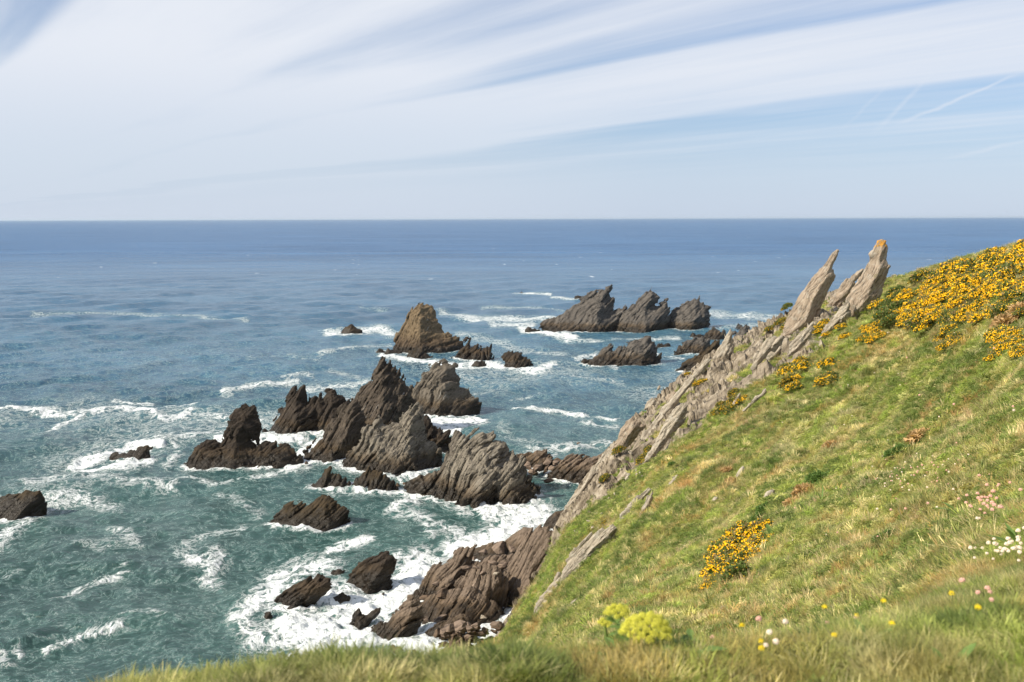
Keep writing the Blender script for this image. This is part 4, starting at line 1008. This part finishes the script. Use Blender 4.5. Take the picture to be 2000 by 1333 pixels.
BM = {k: [boulder_mesh('boulder', M[k], s_ + 40, 13 + s_ % 4 * 2, (.6, .75, .5, .65)[s_ % 4]) for s_ in range(6)] for k in ('block', 'wetblock', 'pale')}
bpy.context.view_layer.update()
from mathutils.bvhtree import BVHTree
_v, _f = [], []
for o in [o_ for o_ in SC.objects if o_.name.startswith('rock_ledge')]:
    k_ = len(_v); co_ = np.empty(len(o.data.vertices) * 3, np.float32); o.data.vertices.foreach_get('co', co_); _v += (co_.reshape(-1, 3) + np.array(o.location)).tolist(); _f += [tuple(i + k_ for i in pl.vertices) for pl in o.data.polygons]
LEDGE = BVHTree.FromPolygons(_v, _f)
def boulder(px, py, z, rpx, kind, label, group, lift=.4):
    Y = float(sea_Y(px, py, z)); q = P(px, py, Y)
    if LEDGE and 'shelf' in group:
        d = Vector(P(px, py, 1.0) - np.array([0, 0, CAM_H])); hit = LEDGE.ray_cast(Vector((0, 0, CAM_H)), d.normalized())
        if hit[0]: q = np.array(hit[0]); Y = q[1]
    r = rpx * Y / FPX
    o = bpy.data.objects.new('boulder', random.choice(BM[kind])); COL.objects.link(o)
    o.location = (q[0], q[1], q[2] - r * lift); o.scale = (r * random.uniform(.85, 1.25), r * random.uniform(.8, 1.2), r * random.uniform(.7, 1.1))
    o.rotation_euler = (random.gauss(0, .3), random.gauss(0, .3), random.uniform(0, 6.28))
    return tag(o, label, 'boulder', group)
for px, py, z, r, kd, lab in ((912, 1106, 3.3, 15, 'block', 'squarish pale block at the left of the shelf top'), (930, 1108, 3.5, 12, 'block', 'pale flat block touching the squarish block'), (962, 1098, 3.9, 15, 'block', 'tan block in the middle of the shelf top'),
                             (944, 1078, 3.5, 12, 'block', 'brown block behind the flat pale block'), (978, 1076, 3.7, 22, 'block', 'broad flat slab block at the seaward shelf'), (970, 1120, 3.9, 8, 'pale', 'smallest white cube of stone on the shelf'),
                             (984, 1102, 4.2, 14, 'block', 'upright tan block against the big leaning slab'), (926, 1090, 3.3, 11, 'block', 'rounded brown block nearest the dark buttress'), (1000, 1072, 4.2, 11, 'block', 'small tan block at the foot of the leaning slab'), (943, 1118, 3.4, 9, 'block', 'low tan block at the front lip of the shelf'),
                             (862, 1206, 1.4, 17, 'block', 'large tan angular boulder in the shelf notch'), (830, 1212, .8, 12, 'block', 'brown boulder left of the large tan one'), (832, 1166, 3.0, 15, 'wetblock', 'round brown boulder perched on the dark buttress'), (868, 1160, 3.4, 20, 'wetblock', 'biggest brown boulder below the shelf top'),
                             (852, 1140, 3.2, 10, 'block', 'flat brown boulder perched above the round one'), (944, 1206, 2.2, 9, 'pale', 'pale orange stone at the foot of the leaning slab')):
    boulder(px, py, z, r, kd, lab, 'blocks on the rock shelf')
for k in range(80):
    f = random.random() ** .8; px = random.uniform(862, 975) + (1 - f) * random.uniform(-12, 5); py = 1286 - f * 66 - max(0, px - 930) * .25
    boulder(px, py + 4, .1 + f * 2.6, random.uniform(9, 19), 'wetblock' if random.random() < .55 else 'block', 'brown rounded boulder in the heap below the leaning slab', 'boulders heaped at the foot of the slope')
for k in range(10):
    px = random.uniform(740, 890); boulder(px, random.uniform(1268, 1290), .05, random.uniform(7, 12), 'wetblock', 'brown boulder awash just above the near grass', 'boulders awash above the near grass')
for k in range(34):
    px = random.uniform(1008, 1185); py = random.uniform(890, 925) + max(0, px - 1110) * random.uniform(0, .55)
    boulder(px, py, .3 + random.random() * .9, random.uniform(6, 13), 'wetblock' if random.random() < .5 else 'block', 'tan rubble boulder on the reef by the shore pool', 'boulders on the shore reef')
for px, py, r, lab in ((1072, 938, 11, 'dark round boulder in the shore pool'), (1064, 884, 6, 'small dark boulder behind the reef'), (1130, 866, 4, 'tiny dark stone in the foam off the reef')):
    boulder(px, py, .2, r, 'wetblock', lab, 'boulders on the shore reef')
for px, py, r in ((735, 1282, 7), (700, 1205, 5), (748, 1160, 5), (598, 905, 6), (548, 868, 5), (776, 948, 6), (790, 945, 5), (1200, 872, 5)):
    boulder(px, py, .05, r, 'wetblock', 'small dark stone breaking the foam beside a bigger rock', 'stones awash in the foam')
def loose(n, reg, lab):
    for k in range(n):
        px, py = reg(); q = on_hill(px, py); r = random.uniform(2.5, 6.5) * q[1] / FPX
        o = bpy.data.objects.new('stone', random.choice(BM['pale'])); COL.objects.link(o); o.location = (q[0], q[1], q[2] - r * .1); o.scale = (r, r, r * .9); o.rotation_euler = (random.gauss(0, .4), random.gauss(0, .4), random.uniform(0, 6))
        tag(o, lab, 'stone', 'loose pale stones in the lower grass')
loose(46, lambda: (lambda a: (1110 + a * 110 + random.uniform(0, 60), 1050 - a * 150 + random.uniform(-20, 20)))(random.random()), 'small pale stone in thin grass below the edge slab')

# ------------------------------------------------------------------ bushes
M['gorse_leaf'] = leafmat('gorse_foliage', (.10, .14, .035), trans=.2)
M['gorse_old'] = leafmat('gorse_old_wood', (.26, .19, .08), trans=.15)
M['gorse_flower'] = leafmat('gorse_flower', (.98, .60, .015), trans=.25)
M['shrub_leaf'] = leafmat('shrub_foliage', (.10, .17, .04), trans=.3)
M['bracken'] = leafmat('dry_bracken', (.46, .31, .15), trans=.3)
M['stemg'] = leafmat('green_stem', (.17, .24, .06), trans=.2)
M['umbelf'] = leafmat('umbel_floret', (.62, .60, .10), trans=.35)
M['broad'] = leafmat('broad_leaf', (.16, .25, .07), trans=.35)
M['thrift'] = leafmat('thrift_petal', (.72, .46, .40), trans=.3)
M['thriftw'] = leafmat('thrift_petal_white', (.80, .70, .64), trans=.3)
M['yellowf'] = leafmat('yellow_petal', (.80, .62, .02), trans=.3)
def tree_mesh(name, data, mat):
    V_, F_, L_ = data
    me = bpy.data.meshes.new(name); me.from_pydata([tuple(map(float, q)) for q in V_], [], F_); me.materials.append(mat)
    a = me.attributes.new('lv', 'FLOAT', 'POINT'); a.data.foreach_set('value', np.array(L_, np.float32)); return me
def dome_cards(n, rg, size, inner=.55, lump=.25, bias=0.0, tri=True, zmin=.0, seed=0):
    V_, F_, L_ = [], [], []
    while n > 0:
        d = rg.normal(size=3); d[2] = abs(d[2]) + zmin; d /= np.linalg.norm(d)
        rr = 1 + lump * float(fbm(np.array([d[0] * 2.4 + seed]), np.array([d[1] * 2.4]), np.array([d[2] * 2.4]), 2, 8)[0]) * 1.6
        r_ = rr * (inner + (1 - inner) * rg.uniform() ** .5) if inner < 1 else rr * rg.uniform(.97, 1.05)
        if bias and float(vnoise(np.array([d[0] * 3 + seed]), np.array([d[1] * 3]), np.array([d[2] * 3]), 31)[0]) < bias - .5 + rg.normal() * .2: 
            if rg.uniform() < .85: n -= 1; continue
        c = d * r_ * np.array([1, 1, .72])
        a = d + rg.normal(size=3) * .6; a /= np.linalg.norm(a); b = np.cross(a, rg.normal(size=3)); b /= np.linalg.norm(b)
        s_ = size * rg.uniform(.6, 1.3); k = len(V_)
        if tri: V_ += [tuple(c - b * s_ * .35), tuple(c + b * s_ * .35), tuple(c + a * s_ * 1.3)]; F_.append((k, k + 1, k + 2)); L_ += [rg.uniform(0, 1)] * 3
        else:
            e = np.cross(a, b)
            V_ += [tuple(c + b * s_ * .5), tuple(c + e * s_ * .5), tuple(c - b * s_ * .5), tuple(c - e * s_ * .5), tuple(c + a * s_ * .5)]
            F_ += [(k, k + 1, k + 4), (k + 1, k + 2, k + 4), (k + 2, k + 3, k + 4), (k + 3, k, k + 4)]; L_ += [rg.uniform(.2, 1)] * 5
        n -= 1
    return V_, F_, L_
GB = []
for q, (nl, no, nf, bias) in enumerate(((1000, 350, 1000, .30), (1100, 300, 650, .42), (1200, 500, 260, .5), (1500, 200, 50, .6))):
    rg = np.random.default_rng(90 + q)
    GB.append((tree_mesh('foliage', dome_cards(nl, rg, .16, seed=q), M['gorse_leaf']), tree_mesh('old_twigs', dome_cards(no, rg, .17, seed=q), M['gorse_old']), tree_mesh('flowers', dome_cards(nf, rg, .105, inner=1, bias=bias, tri=False, seed=q), M['gorse_flower'])))
SHM = [tree_mesh('foliage', dome_cards(1700, np.random.default_rng(60 + q), .15, lump=.35, seed=q), M['shrub_leaf']) for q in range(2)]
BRM = [tree_mesh('fronds', dome_cards(700, np.random.default_rng(70 + q), .28, inner=.2, seed=q), M['bracken']) for q in range(2)]
from mathutils.kdtree import KDTree
_hp = hv[::3, ::3]; _dx = np.gradient(_hp, axis=0); _dy = np.gradient(_hp, axis=1); _hn = np.cross(_dx, _dy).reshape(-1, 3); _hp = _hp.reshape(-1, 3)
_hn /= np.linalg.norm(_hn, axis=1)[:, None] + 1e-9; _hn[_hn[:, 2] < 0] *= -1
HK = KDTree(len(_hp))
for i_, c_ in enumerate(_hp): HK.insert(c_, i_)
HK.balance()
def hill_normal(q):
    n_ = sum((_hn[i_] for _, i_, _ in HK.find_n(Vector(q), 24)), np.zeros(3)); return n_ / np.linalg.norm(n_)
def bush(name, px, py, rpx, meshes, label, cat, group=None, sq=1.0, v=.6, tilt=.25):
    q = on_hill(px, py, v); r = rpx * q[1] / FPX * (.72 if name in ('shrub', 'dry_bracken') else 1)
    r = r * 1.2 + .04
    nrm = hill_normal(q)
    root = empty(name, (q[0] + nrm[0] * .3 * r, q[1] + nrm[1] * .3 * r, q[2] + nrm[2] * .3 * r), 0); BQ = (Vector(nrm) * .75 + Vector((0, 0, .25))).to_track_quat('Z', 'Y')
    root.rotation_euler = (BQ @ Euler((0, 0, random.uniform(-3, 3))).to_quaternion()).to_euler()

    root.scale = (r * random.uniform(.85, 1.2) * sq, r * random.uniform(.85, 1.15), r * random.uniform(.75, 1.0))
    tag(root, label, cat, group)
    for me in meshes:
        o = bpy.data.objects.new(me.name.split('.')[0], me); COL.objects.link(o); o.parent = root
    return root
def inpoly(px, py, poly): return poly_dist(np.array([px]), np.array([py]), poly)[0] > 0
CREST = [(1690, 612), (1745, 568), (1800, 540), (1850, 522), (1900, 508), (1960, 494), (2060, 480), (2060, 612), (1960, 628), (1880, 630), (1800, 648), (1720, 650)]
k = 0
while k < 165:
    px, py = random.uniform(1680, 2060), random.uniform(480, 660)
    if not inpoly(px, py, CREST): continue
    dens = fbm(np.array([px / 60.]), np.array([py / 26.]), np.array([2.]), 2, 3)[0]
    kind = 0 if dens > -.16 else (1 if dens > -.3 else 2)
    if px < 1760 and py > 570 and random.random() < .8: kind = 3
    bush('gorse_bush', px, py, random.uniform(9, 19) * (1 + (px - 1700) / 1400), GB[kind], ('gorse bush packed with yellow flowers in the thicket on the right crest', 'half-flowering green and yellow gorse bush in the crest thicket', 'mostly brown-green gorse bush with few flowers in the crest thicket', 'dark green flowerless gorse bush at the left end of the crest thicket')[kind], 'gorse bush', 'gorse thicket on the crest')
    k += 1
for n_, (x0, x1, y0, y1), kinds, r0, r1, lab, grp in ((16, (1530, 1625, 705, 765), (1, 2, 1), 8, 15, 'low gorse with scattered flowers in the mid-slope patch', 'gorse patch in mid slope'),
        (9, (1395, 1450, 770, 815), (2, 2, 1), 7, 12, 'rusty low gorse beside the leaning pale fin', 'gorse patch by the pale fin'), (9, (1660, 1720, 640, 675), (1, 0), 6, 11, 'small yellow gorse tuft just below the crest thicket', 'gorse tufts under the crest'),
        (7, (1590, 1660, 640, 670), (0, 1), 6, 10, 'yellow gorse tuft at the foot of the blunt slab', 'gorse tufts at the slab foot'), (12, (1930, 2010, 660, 710), (1, 0, 1), 11, 18, 'gorse bush at the right edge under the thicket', 'gorse at the right edge'),
        (8, (1830, 1880, 650, 700), (1, 2), 8, 13, 'isolated flowering gorse tuft in open grass below the thicket', 'gorse tufts in open grass'), (7, (1500, 1545, 600, 650), (2, 3), 6, 10, 'brown heathery bush on the rim by the curved fang', 'bushes by the curved fang'),
        (6, (1210, 1290, 875, 925), (2,), 7, 12, 'rusty heathery bush below the broad slab', 'bushes below the broad slab'), (7, (1340, 1390, 730, 760), (2, 1), 6, 10, 'small orange-brown bush on the rim above the cove', 'bushes on the rim'),
        (4, (1180, 1215, 940, 1030), (2, 3), 6, 10, 'small dark bush by the long edge slab', 'bushes by the edge slab')):
    for _ in range(n_): bush('gorse_bush', random.uniform(x0, x1), random.uniform(y0, y1), random.uniform(r0, r1), GB[random.choice(kinds)], lab, 'gorse bush', grp)
for px, py, r, kd in ((1468, 1062, 26, 0), (1440, 1064, 24, 0), (1412, 1118, 24, 0), (1456, 1108, 22, 0), (1476, 1080, 22, 0), (1430, 1126, 20, 1), (1402, 1104, 20, 0), (1446, 1085, 30, 0), (1428, 1106, 28, 0), (1404, 1130, 24, 0), (1486, 1050, 20, 0), (1412, 1092, 22, 1), (1384, 1158, 13, 0), (1440, 1142, 22, 3), (1420, 1074, 18, 2)):
    bush('gorse_bush', px + 4, py - 4, r * 1.12, GB[kd], 'bright yellow gorse bush in the lone clump above the near grass' if kd == 0 else 'greener gorse bush at the edge of the lone bright clump', 'gorse bush', 'lone bright gorse clump')
for px, py, r, lab in ((1747, 892, 20, 'round dark green shrub alone in upper mid slope'), (1494, 1005, 22, 'fresh green shrub above the lone bright gorse clump'), (1310, 915, 9, 'tiny lime shrub right of the rim slabs'), (1478, 1022, 15, 'smaller green shrub below the fresh green shrub'), (1728, 1062, 24, 'low dark shrub left of the broad-leaved plant'), (1600, 948, 26, 'green shrub right of the dry bracken')):
    bush('shrub', px, py, r, [random.choice(SHM)], lab, 'shrub')
for px, py, r, lab in ((1568, 968, 22, 'orange dry bracken left of a green shrub'), (1548, 990, 18, 'lower patch of the orange dry bracken'), (1425, 948, 15, 'straw-brown dead bracken in mid slope'), (1590, 945, 14, 'upper patch of the orange dry bracken'), (1620, 880, 16, 'reddish dry bracken between grass and pale stones'), (1795, 865, 24, 'brown dead bracken above the round shrub'), (1415, 925, 10, 'small dead stalk cluster above the straw-brown bracken'), (1960, 640, 26, 'dead brown bracken under the gorse at the right edge'), (1988, 615, 20, 'bare brown twigs at the right edge below the thicket')):
    bush('dry_bracken', px, py, r, [random.choice(BRM)], lab, 'dead bracken')

# ------------------------------------------------------------------ near plants
def tube(pts, r0, r1, n=6):
    V_, F_, L_ = [], [], []
    pts = [np.array(p_, float) for p_ in pts]
    for i, c in enumerate(pts):
        d = pts[min(i + 1, len(pts) - 1)] - pts[max(i - 1, 0)]; d /= np.linalg.norm(d) + 1e-9
        a = np.cross(d, [.3, 1, .1]); a /= np.linalg.norm(a); b = np.cross(d, a); r_ = r0 + (r1 - r0) * i / (len(pts) - 1)
        for k in range(n): th = 2 * math.pi * k / n; V_.append(tuple(c + (a * math.cos(th) + b * math.sin(th)) * r_)); L_.append(.5)
    for i in range(len(pts) - 1):
        for k in range(n): F_.append((i * n + k, i * n + (k + 1) % n, (i + 1) * n + (k + 1) % n, (i + 1) * n + k))
    return V_, F_, L_
def join(*ds):
    V_, F_, L_ = [], [], []
    for v, f, l in ds:
        k = len(V_); V_ += list(v); F_ += [tuple(i + k for i in q) for q in f]; L_ += list(l)
    return V_, F_, L_
def moved(d, off, sc=1.0):
    return [tuple(np.array(v) * sc + off) for v in d[0]], d[1], d[2]
def leaf_blade(length, width, az_, lift, rg, droop=.5, n=8, fold=.12):
    V_, F_, L_ = [], [], []
    dx, dy = math.cos(az_), math.sin(az_)
    for i in range(n + 1):
        f = i / n; w_ = width * math.sin(math.pi * min(1, .08 + f * .92)) ** .7 * .5
        hz_ = length * f * math.cos(lift); z = length * (f * math.sin(lift) - droop * f * f * .6)
        for s_ in (-1, 0, 1):
            V_.append((dx * hz_ - dy * w_ * s_, dy * hz_ + dx * w_ * s_, z + fold * width * abs(s_))); L_.append(.35 if s_ == 0 else .6)
    for i in range(n):
        for s_ in (0, 1): k = i * 3 + s_; F_.append((k, k + 1, k + 4, k + 3))
    return V_, F_, L_
def part(name, data, mat, parent, smooth=False):
    me = tree_mesh(name, data, mat); o = bpy.data.objects.new(name, me); COL.objects.link(o); o.parent = parent
    if smooth: me.polygons.foreach_set('use_smooth', [True] * len(me.polygons))
    return o
def umbel(px, py, Y, R_, label, n_rays, seed, leafy=True):
    rg = np.random.default_rng(seed); top = P(px, py, Y); base, _ = hill(np.array([px - 6.]), np.array([1.9])); 
    # ground under the plant
    vv = np.linspace(.6, 3, 200); g, _ = hill(np.full(200, float(px)), vv); gz = float(np.interp(Y, g[:, 1], g[:, 2])); gx = float(np.interp(Y, g[:, 1], g[:, 0]))
    root = empty('umbel_plant', (gx, Y, gz)); tag(root, label, 'wild flower')
    T = np.array([top[0] - gx, 0, top[2] - gz])
    fork = T - np.array([0.0, 0, R_ * .75])
    part('stem', tube([(0, 0, -.02), fork * .35 + [.01, 0, 0], fork * .7 + [.004, .004, 0], fork], .007, .0045, 8), M['stemg'], root, True)
    rays, heads = [], []
    for k in range(n_rays):
        ph = math.acos(1 - (k + .5) / n_rays * .86); th = k * 2.39996
        d = np.array([math.sin(ph) * math.cos(th), math.sin(ph) * math.sin(th), math.cos(ph) * .92]) * rg.uniform(.93, 1.06)
        e = fork + d * R_ * np.array([1, 1, .85]); rays.append(tube([fork, fork * .5 + e * .5 + [0, 0, .003], e], .0016, .001, 4))
        rh = R_ * 2.0 / math.sqrt(n_rays) * .56
        V_, F_, L_ = [], [], []
        for j in range(64):
            z = 1 - (j + .5) / 64 * 1.5; th2 = j * 2.39996; rr = math.sqrt(max(0, 1 - z * z))
            dd = np.array([rr * math.cos(th2), rr * math.sin(th2), z]); c = e + dd * rh * rg.uniform(.8, 1.05)
            a = np.cross(dd, [.2, .9, .3]); a /= np.linalg.norm(a); b = np.cross(dd, a); s_ = rh * .19; k0 = len(V_)
            V_ += [tuple(c + a * s_), tuple(c + b * s_), tuple(c - a * s_), tuple(c - b * s_), tuple(c + dd * s_ * .9)]; F_ += [(k0, k0 + 1, k0 + 4), (k0 + 1, k0 + 2, k0 + 4), (k0 + 2, k0 + 3, k0 + 4), (k0 + 3, k0, k0 + 4)]; L_ += [rg.uniform(.3, .8)] * 5
        heads.append((V_, F_, L_))
    hd = part('flower_head', join(*heads), M['umbelf'], root)
    part('ray', join(*rays), M['stemg'], hd)
    if leafy:
        for k in range(7):
            a = k * .9 + .3; ls = []
            ax_ = np.array([math.cos(a), math.sin(a), .55]); L0 = rg.uniform(.10, .19)
            ls.append(tube([(0, 0, .02), ax_ * L0 * .5 + [0, 0, .03], ax_ * L0], .003, .0015, 4))
            for j in range(14):
                f = .3 + .7 * j / 14; ls.append(moved(leaf_blade(.05 * rg.uniform(.6, 1.2), .022, a + (1 if j % 2 else -1) * rg.uniform(.5, 1.3), rg.uniform(-.1, .7), rg, n=4), ax_ * L0 * f + [0, 0, .03 * (1 - f)]))
            part('leaf', join(*ls), M['broad'], root)
    return root
umbel(1263, 1208, 2.6, .066, 'large yellow-green flowering umbel standing in the near grass', 44, 5)
umbel(1206, 1186, 2.75, .034, 'smaller yellow-green umbel left of the large one', 20, 6, False)
umbel(1182, 1212, 2.9, .020, 'smallest budding umbel, leftmost of the three', 12, 8, False)

def ground_near(px, Y):
    vv = np.linspace(.6, 6, 500); g, _ = hill(np.full(500, float(px)), vv); return np.array([np.interp(Y, g[:, 1], g[:, 0]), Y, np.interp(Y, g[:, 1], g[:, 2])])
def rosette(px, py, n, L0, W0, label, Y=None, az0=0, spread=6.28, lift=(.5, 1.1)):
    rg = np.random.default_rng(int(px)); q = on_hill(px, py) if Y is None else ground_near(px, Y)
    root = empty('broad_leaved_plant', tuple(q)); tag(root, label, 'plant', 'leafy clumps added for shade by the umbel' if 'dark leafy' in label else None)
    for k in range(n): part('leaf', leaf_blade(L0 * rg.uniform(.75, 1.15), W0, az0 + spread * k / max(1, n - 1) + rg.normal() * .15, rg.uniform(*lift), rg), M['broad'], root, True)
rosette(1866, 1005, 4, .30, .06, 'broad-leaved plant with a long pale leaf on the right slope', az0=.4, spread=2.6, lift=(.1, .9))
rosette(1502, 1052, 3, .34, .10, 'single pale broad leaf beside the bright gorse clump', az0=1.8, spread=1.2)
rosette(1216, 1290, 3, .19, .034, 'upright pointed leaf left of the large umbel', Y=2.7, az0=1.2, spread=1.6, lift=(1.1, 1.4))
rosette(1018, 1290, 2, .15, .03, 'short upright leaf in the middle of the near grass', Y=2.8, az0=1.0, spread=.6, lift=(1.2, 1.45))
rosette(618, 1320, 2, .26, .012, 'tall thin dark blade sticking out of the near grass', Y=2.9, az0=.2, spread=.3, lift=(1.0, 1.2))
rosette(1600, 985, 5, .5, .03, 'tuft of arching strap leaves below a green shrub', az0=0, spread=5)
rosette(1985, 1080, 5, .35, .035, 'strap-leaved tuft at the right edge', az0=2, spread=2.5)
rosette(1690, 1270, 4, .12, .03, 'small broad leaves among the near grass, right of centre', Y=2.6)
rosette(1850, 1290, 4, .12, .028, 'small broad leaves among the near grass in the lower right', Y=2.3)
for k_ in range(7):  # leaf clumps added to give the dark shadow area beside the umbel
    rosette(1295 + k_ * 17, 1290, 9, .085, .030, 'dark leafy clump added for leaf shade in the near grass right of the large umbel', Y=2.45 + .09 * (k_ % 4), lift=(.2, 1.0))
rosette(1290, 1300, 5, .10, .04, 'clump of green leaves at the umbel foot', Y=2.5, lift=(.3, .9))

def flower_meshes(r, h, seed, mat, petals=70, stem=True):
    rg = np.random.default_rng(seed)
    V_, F_, L_ = [], [], []
    for j in range(petals):
        z = 1 - (j + .5) / petals * 1.35; th = j * 2.39996; rr = math.sqrt(max(0, 1 - z * z)); dd = np.array([rr * math.cos(th), rr * math.sin(th), z])
        a = np.cross(dd, [.2, .9, .3]); a /= np.linalg.norm(a); b = np.cross(dd, a); s_ = r * .30; c = np.array([0, 0, h]) + dd * r * rg.uniform(.75, 1.05); k0 = len(V_)
        V_ += [tuple(c + a * s_), tuple(c + b * s_), tuple(c - a * s_), tuple(c - b * s_), tuple(c + dd * s_ * .8)]; F_ += [(k0, k0 + 1, k0 + 4), (k0 + 1, k0 + 2, k0 + 4), (k0 + 2, k0 + 3, k0 + 4), (k0 + 3, k0, k0 + 4)]; L_ += [rg.uniform(.2, .9)] * 5
    head = tree_mesh('flower_head', (V_, F_, L_), mat)
    st = tree_mesh('stem', tube([(0, 0, 0), (r * .3, 0, h * .5), (0, 0, h * .95)], r * .10, r * .08, 4), M['stemg'])
    return head, st
FT = [flower_meshes(.0085, .13, 1, M['thrift']), flower_meshes(.0078, .12, 2, M['thriftw']), flower_meshes(.007, .10, 3, M['yellowf'], 24)]
def flower(px, py, kind, label, group, Y=None, sc=1.0):
    if Y is None: q = on_hill(px, py)
    else: q = ground_near(px, Y)
    head, st = FT[kind]
    root = empty(('pink_flower', 'white_flower', 'yellow_flower')[kind], tuple(q), random.uniform(0, 6)); root.scale = (sc, sc, sc); root.rotation_euler = (random.gauss(0, .15), random.gauss(0, .15), random.uniform(0, 6))
    tag(root, label, 'wild flower', group)
    for me in (head, st):
        o = bpy.data.objects.new('flower_head' if me is head else 'stem', me); COL.objects.link(o); o.parent = root
for _ in range(13): flower(random.uniform(1330, 2000), 0, 0, 'pink thrift head nodding in the near grass', 'pink flowers in the near grass', Y=random.uniform(2.6, 3.7), sc=random.uniform(.55, .95))
for _ in range(9): flower(random.uniform(1040, 1180), 0, 0, 'tiny pink bud in the near grass left of the umbels', 'pink buds left of the umbels', Y=random.uniform(2.7, 3.1), sc=random.uniform(.6, .8))
for _ in range(4): flower(random.gauss(1500, 16), 0, 1, 'cream flower head in the posy low in the near grass', 'posy in the near grass', Y=random.uniform(2.45, 2.7), sc=random.uniform(.7, 1))
for _ in range(40): flower(random.gauss(1955, 35), random.gauss(1118, 9), 1, 'white flower head in the drift at the right edge', 'white flower drift at the right edge', sc=random.uniform(.9, 1.7))
for _ in range(34): flower(random.gauss(1915, 22), random.gauss(1020, 20), 0, 'peach flower head in the cluster right of the broad-leaved plant', 'peach flower cluster', sc=random.uniform(1.2, 2.0))
for _ in range(80): flower(random.gauss(1760, 45), random.gauss(945, 22), 1 if random.random() < .5 else 0, 'pale flower head in the scattered bloom below the round shrub', 'scattered bloom below the round shrub', sc=random.uniform(1.0, 1.7))
for _ in range(14): flower(random.uniform(1400, 1990), 0, 2, 'small yellow flower in the near grass', 'yellow flowers in the near grass', Y=random.uniform(2.2, 3.3), sc=random.uniform(.8, 1.3))
for _ in range(50):
    px = random.uniform(1500, 2000); py = random.uniform(660, 1100); flower(px, py, random.choice((0, 1)), 'stray pale flower on the open slope', 'stray flowers on the open slope', sc=random.uniform(1.1, 2.0) * (1.7 if py < 850 else 1))
#HAZE#
m = bpy.data.materials.new('haze_air'); m.use_nodes = True; t = NT(m.node_tree)
vp = t.n('ShaderNodeVolumePrincipled'); vp.inputs['Color'].default_value = (.72, .86, 1.0, 1); vp.inputs['Density'].default_value = 1.6e-5; vp.inputs['Anisotropy'].default_value = 0.2
o_ = t.n('ShaderNodeOutputMaterial'); m.node_tree.links.new(vp.outputs[0], o_.inputs['Volume'])
hb = [(x_, y_, z_) for x_ in (-95000, 95000) for y_ in (-3000, 95000) for z_ in (-6, 60)]
hz_o = mesh_obj('haze', hb, [(0, 1, 3, 2), (4, 6, 7, 5), (0, 4, 5, 1), (2, 3, 7, 6), (0, 2, 6, 4), (1, 5, 7, 3)], m)
tag(hz_o, 'thin sea haze softening the horizon', None, None, 'stuff')
#END#
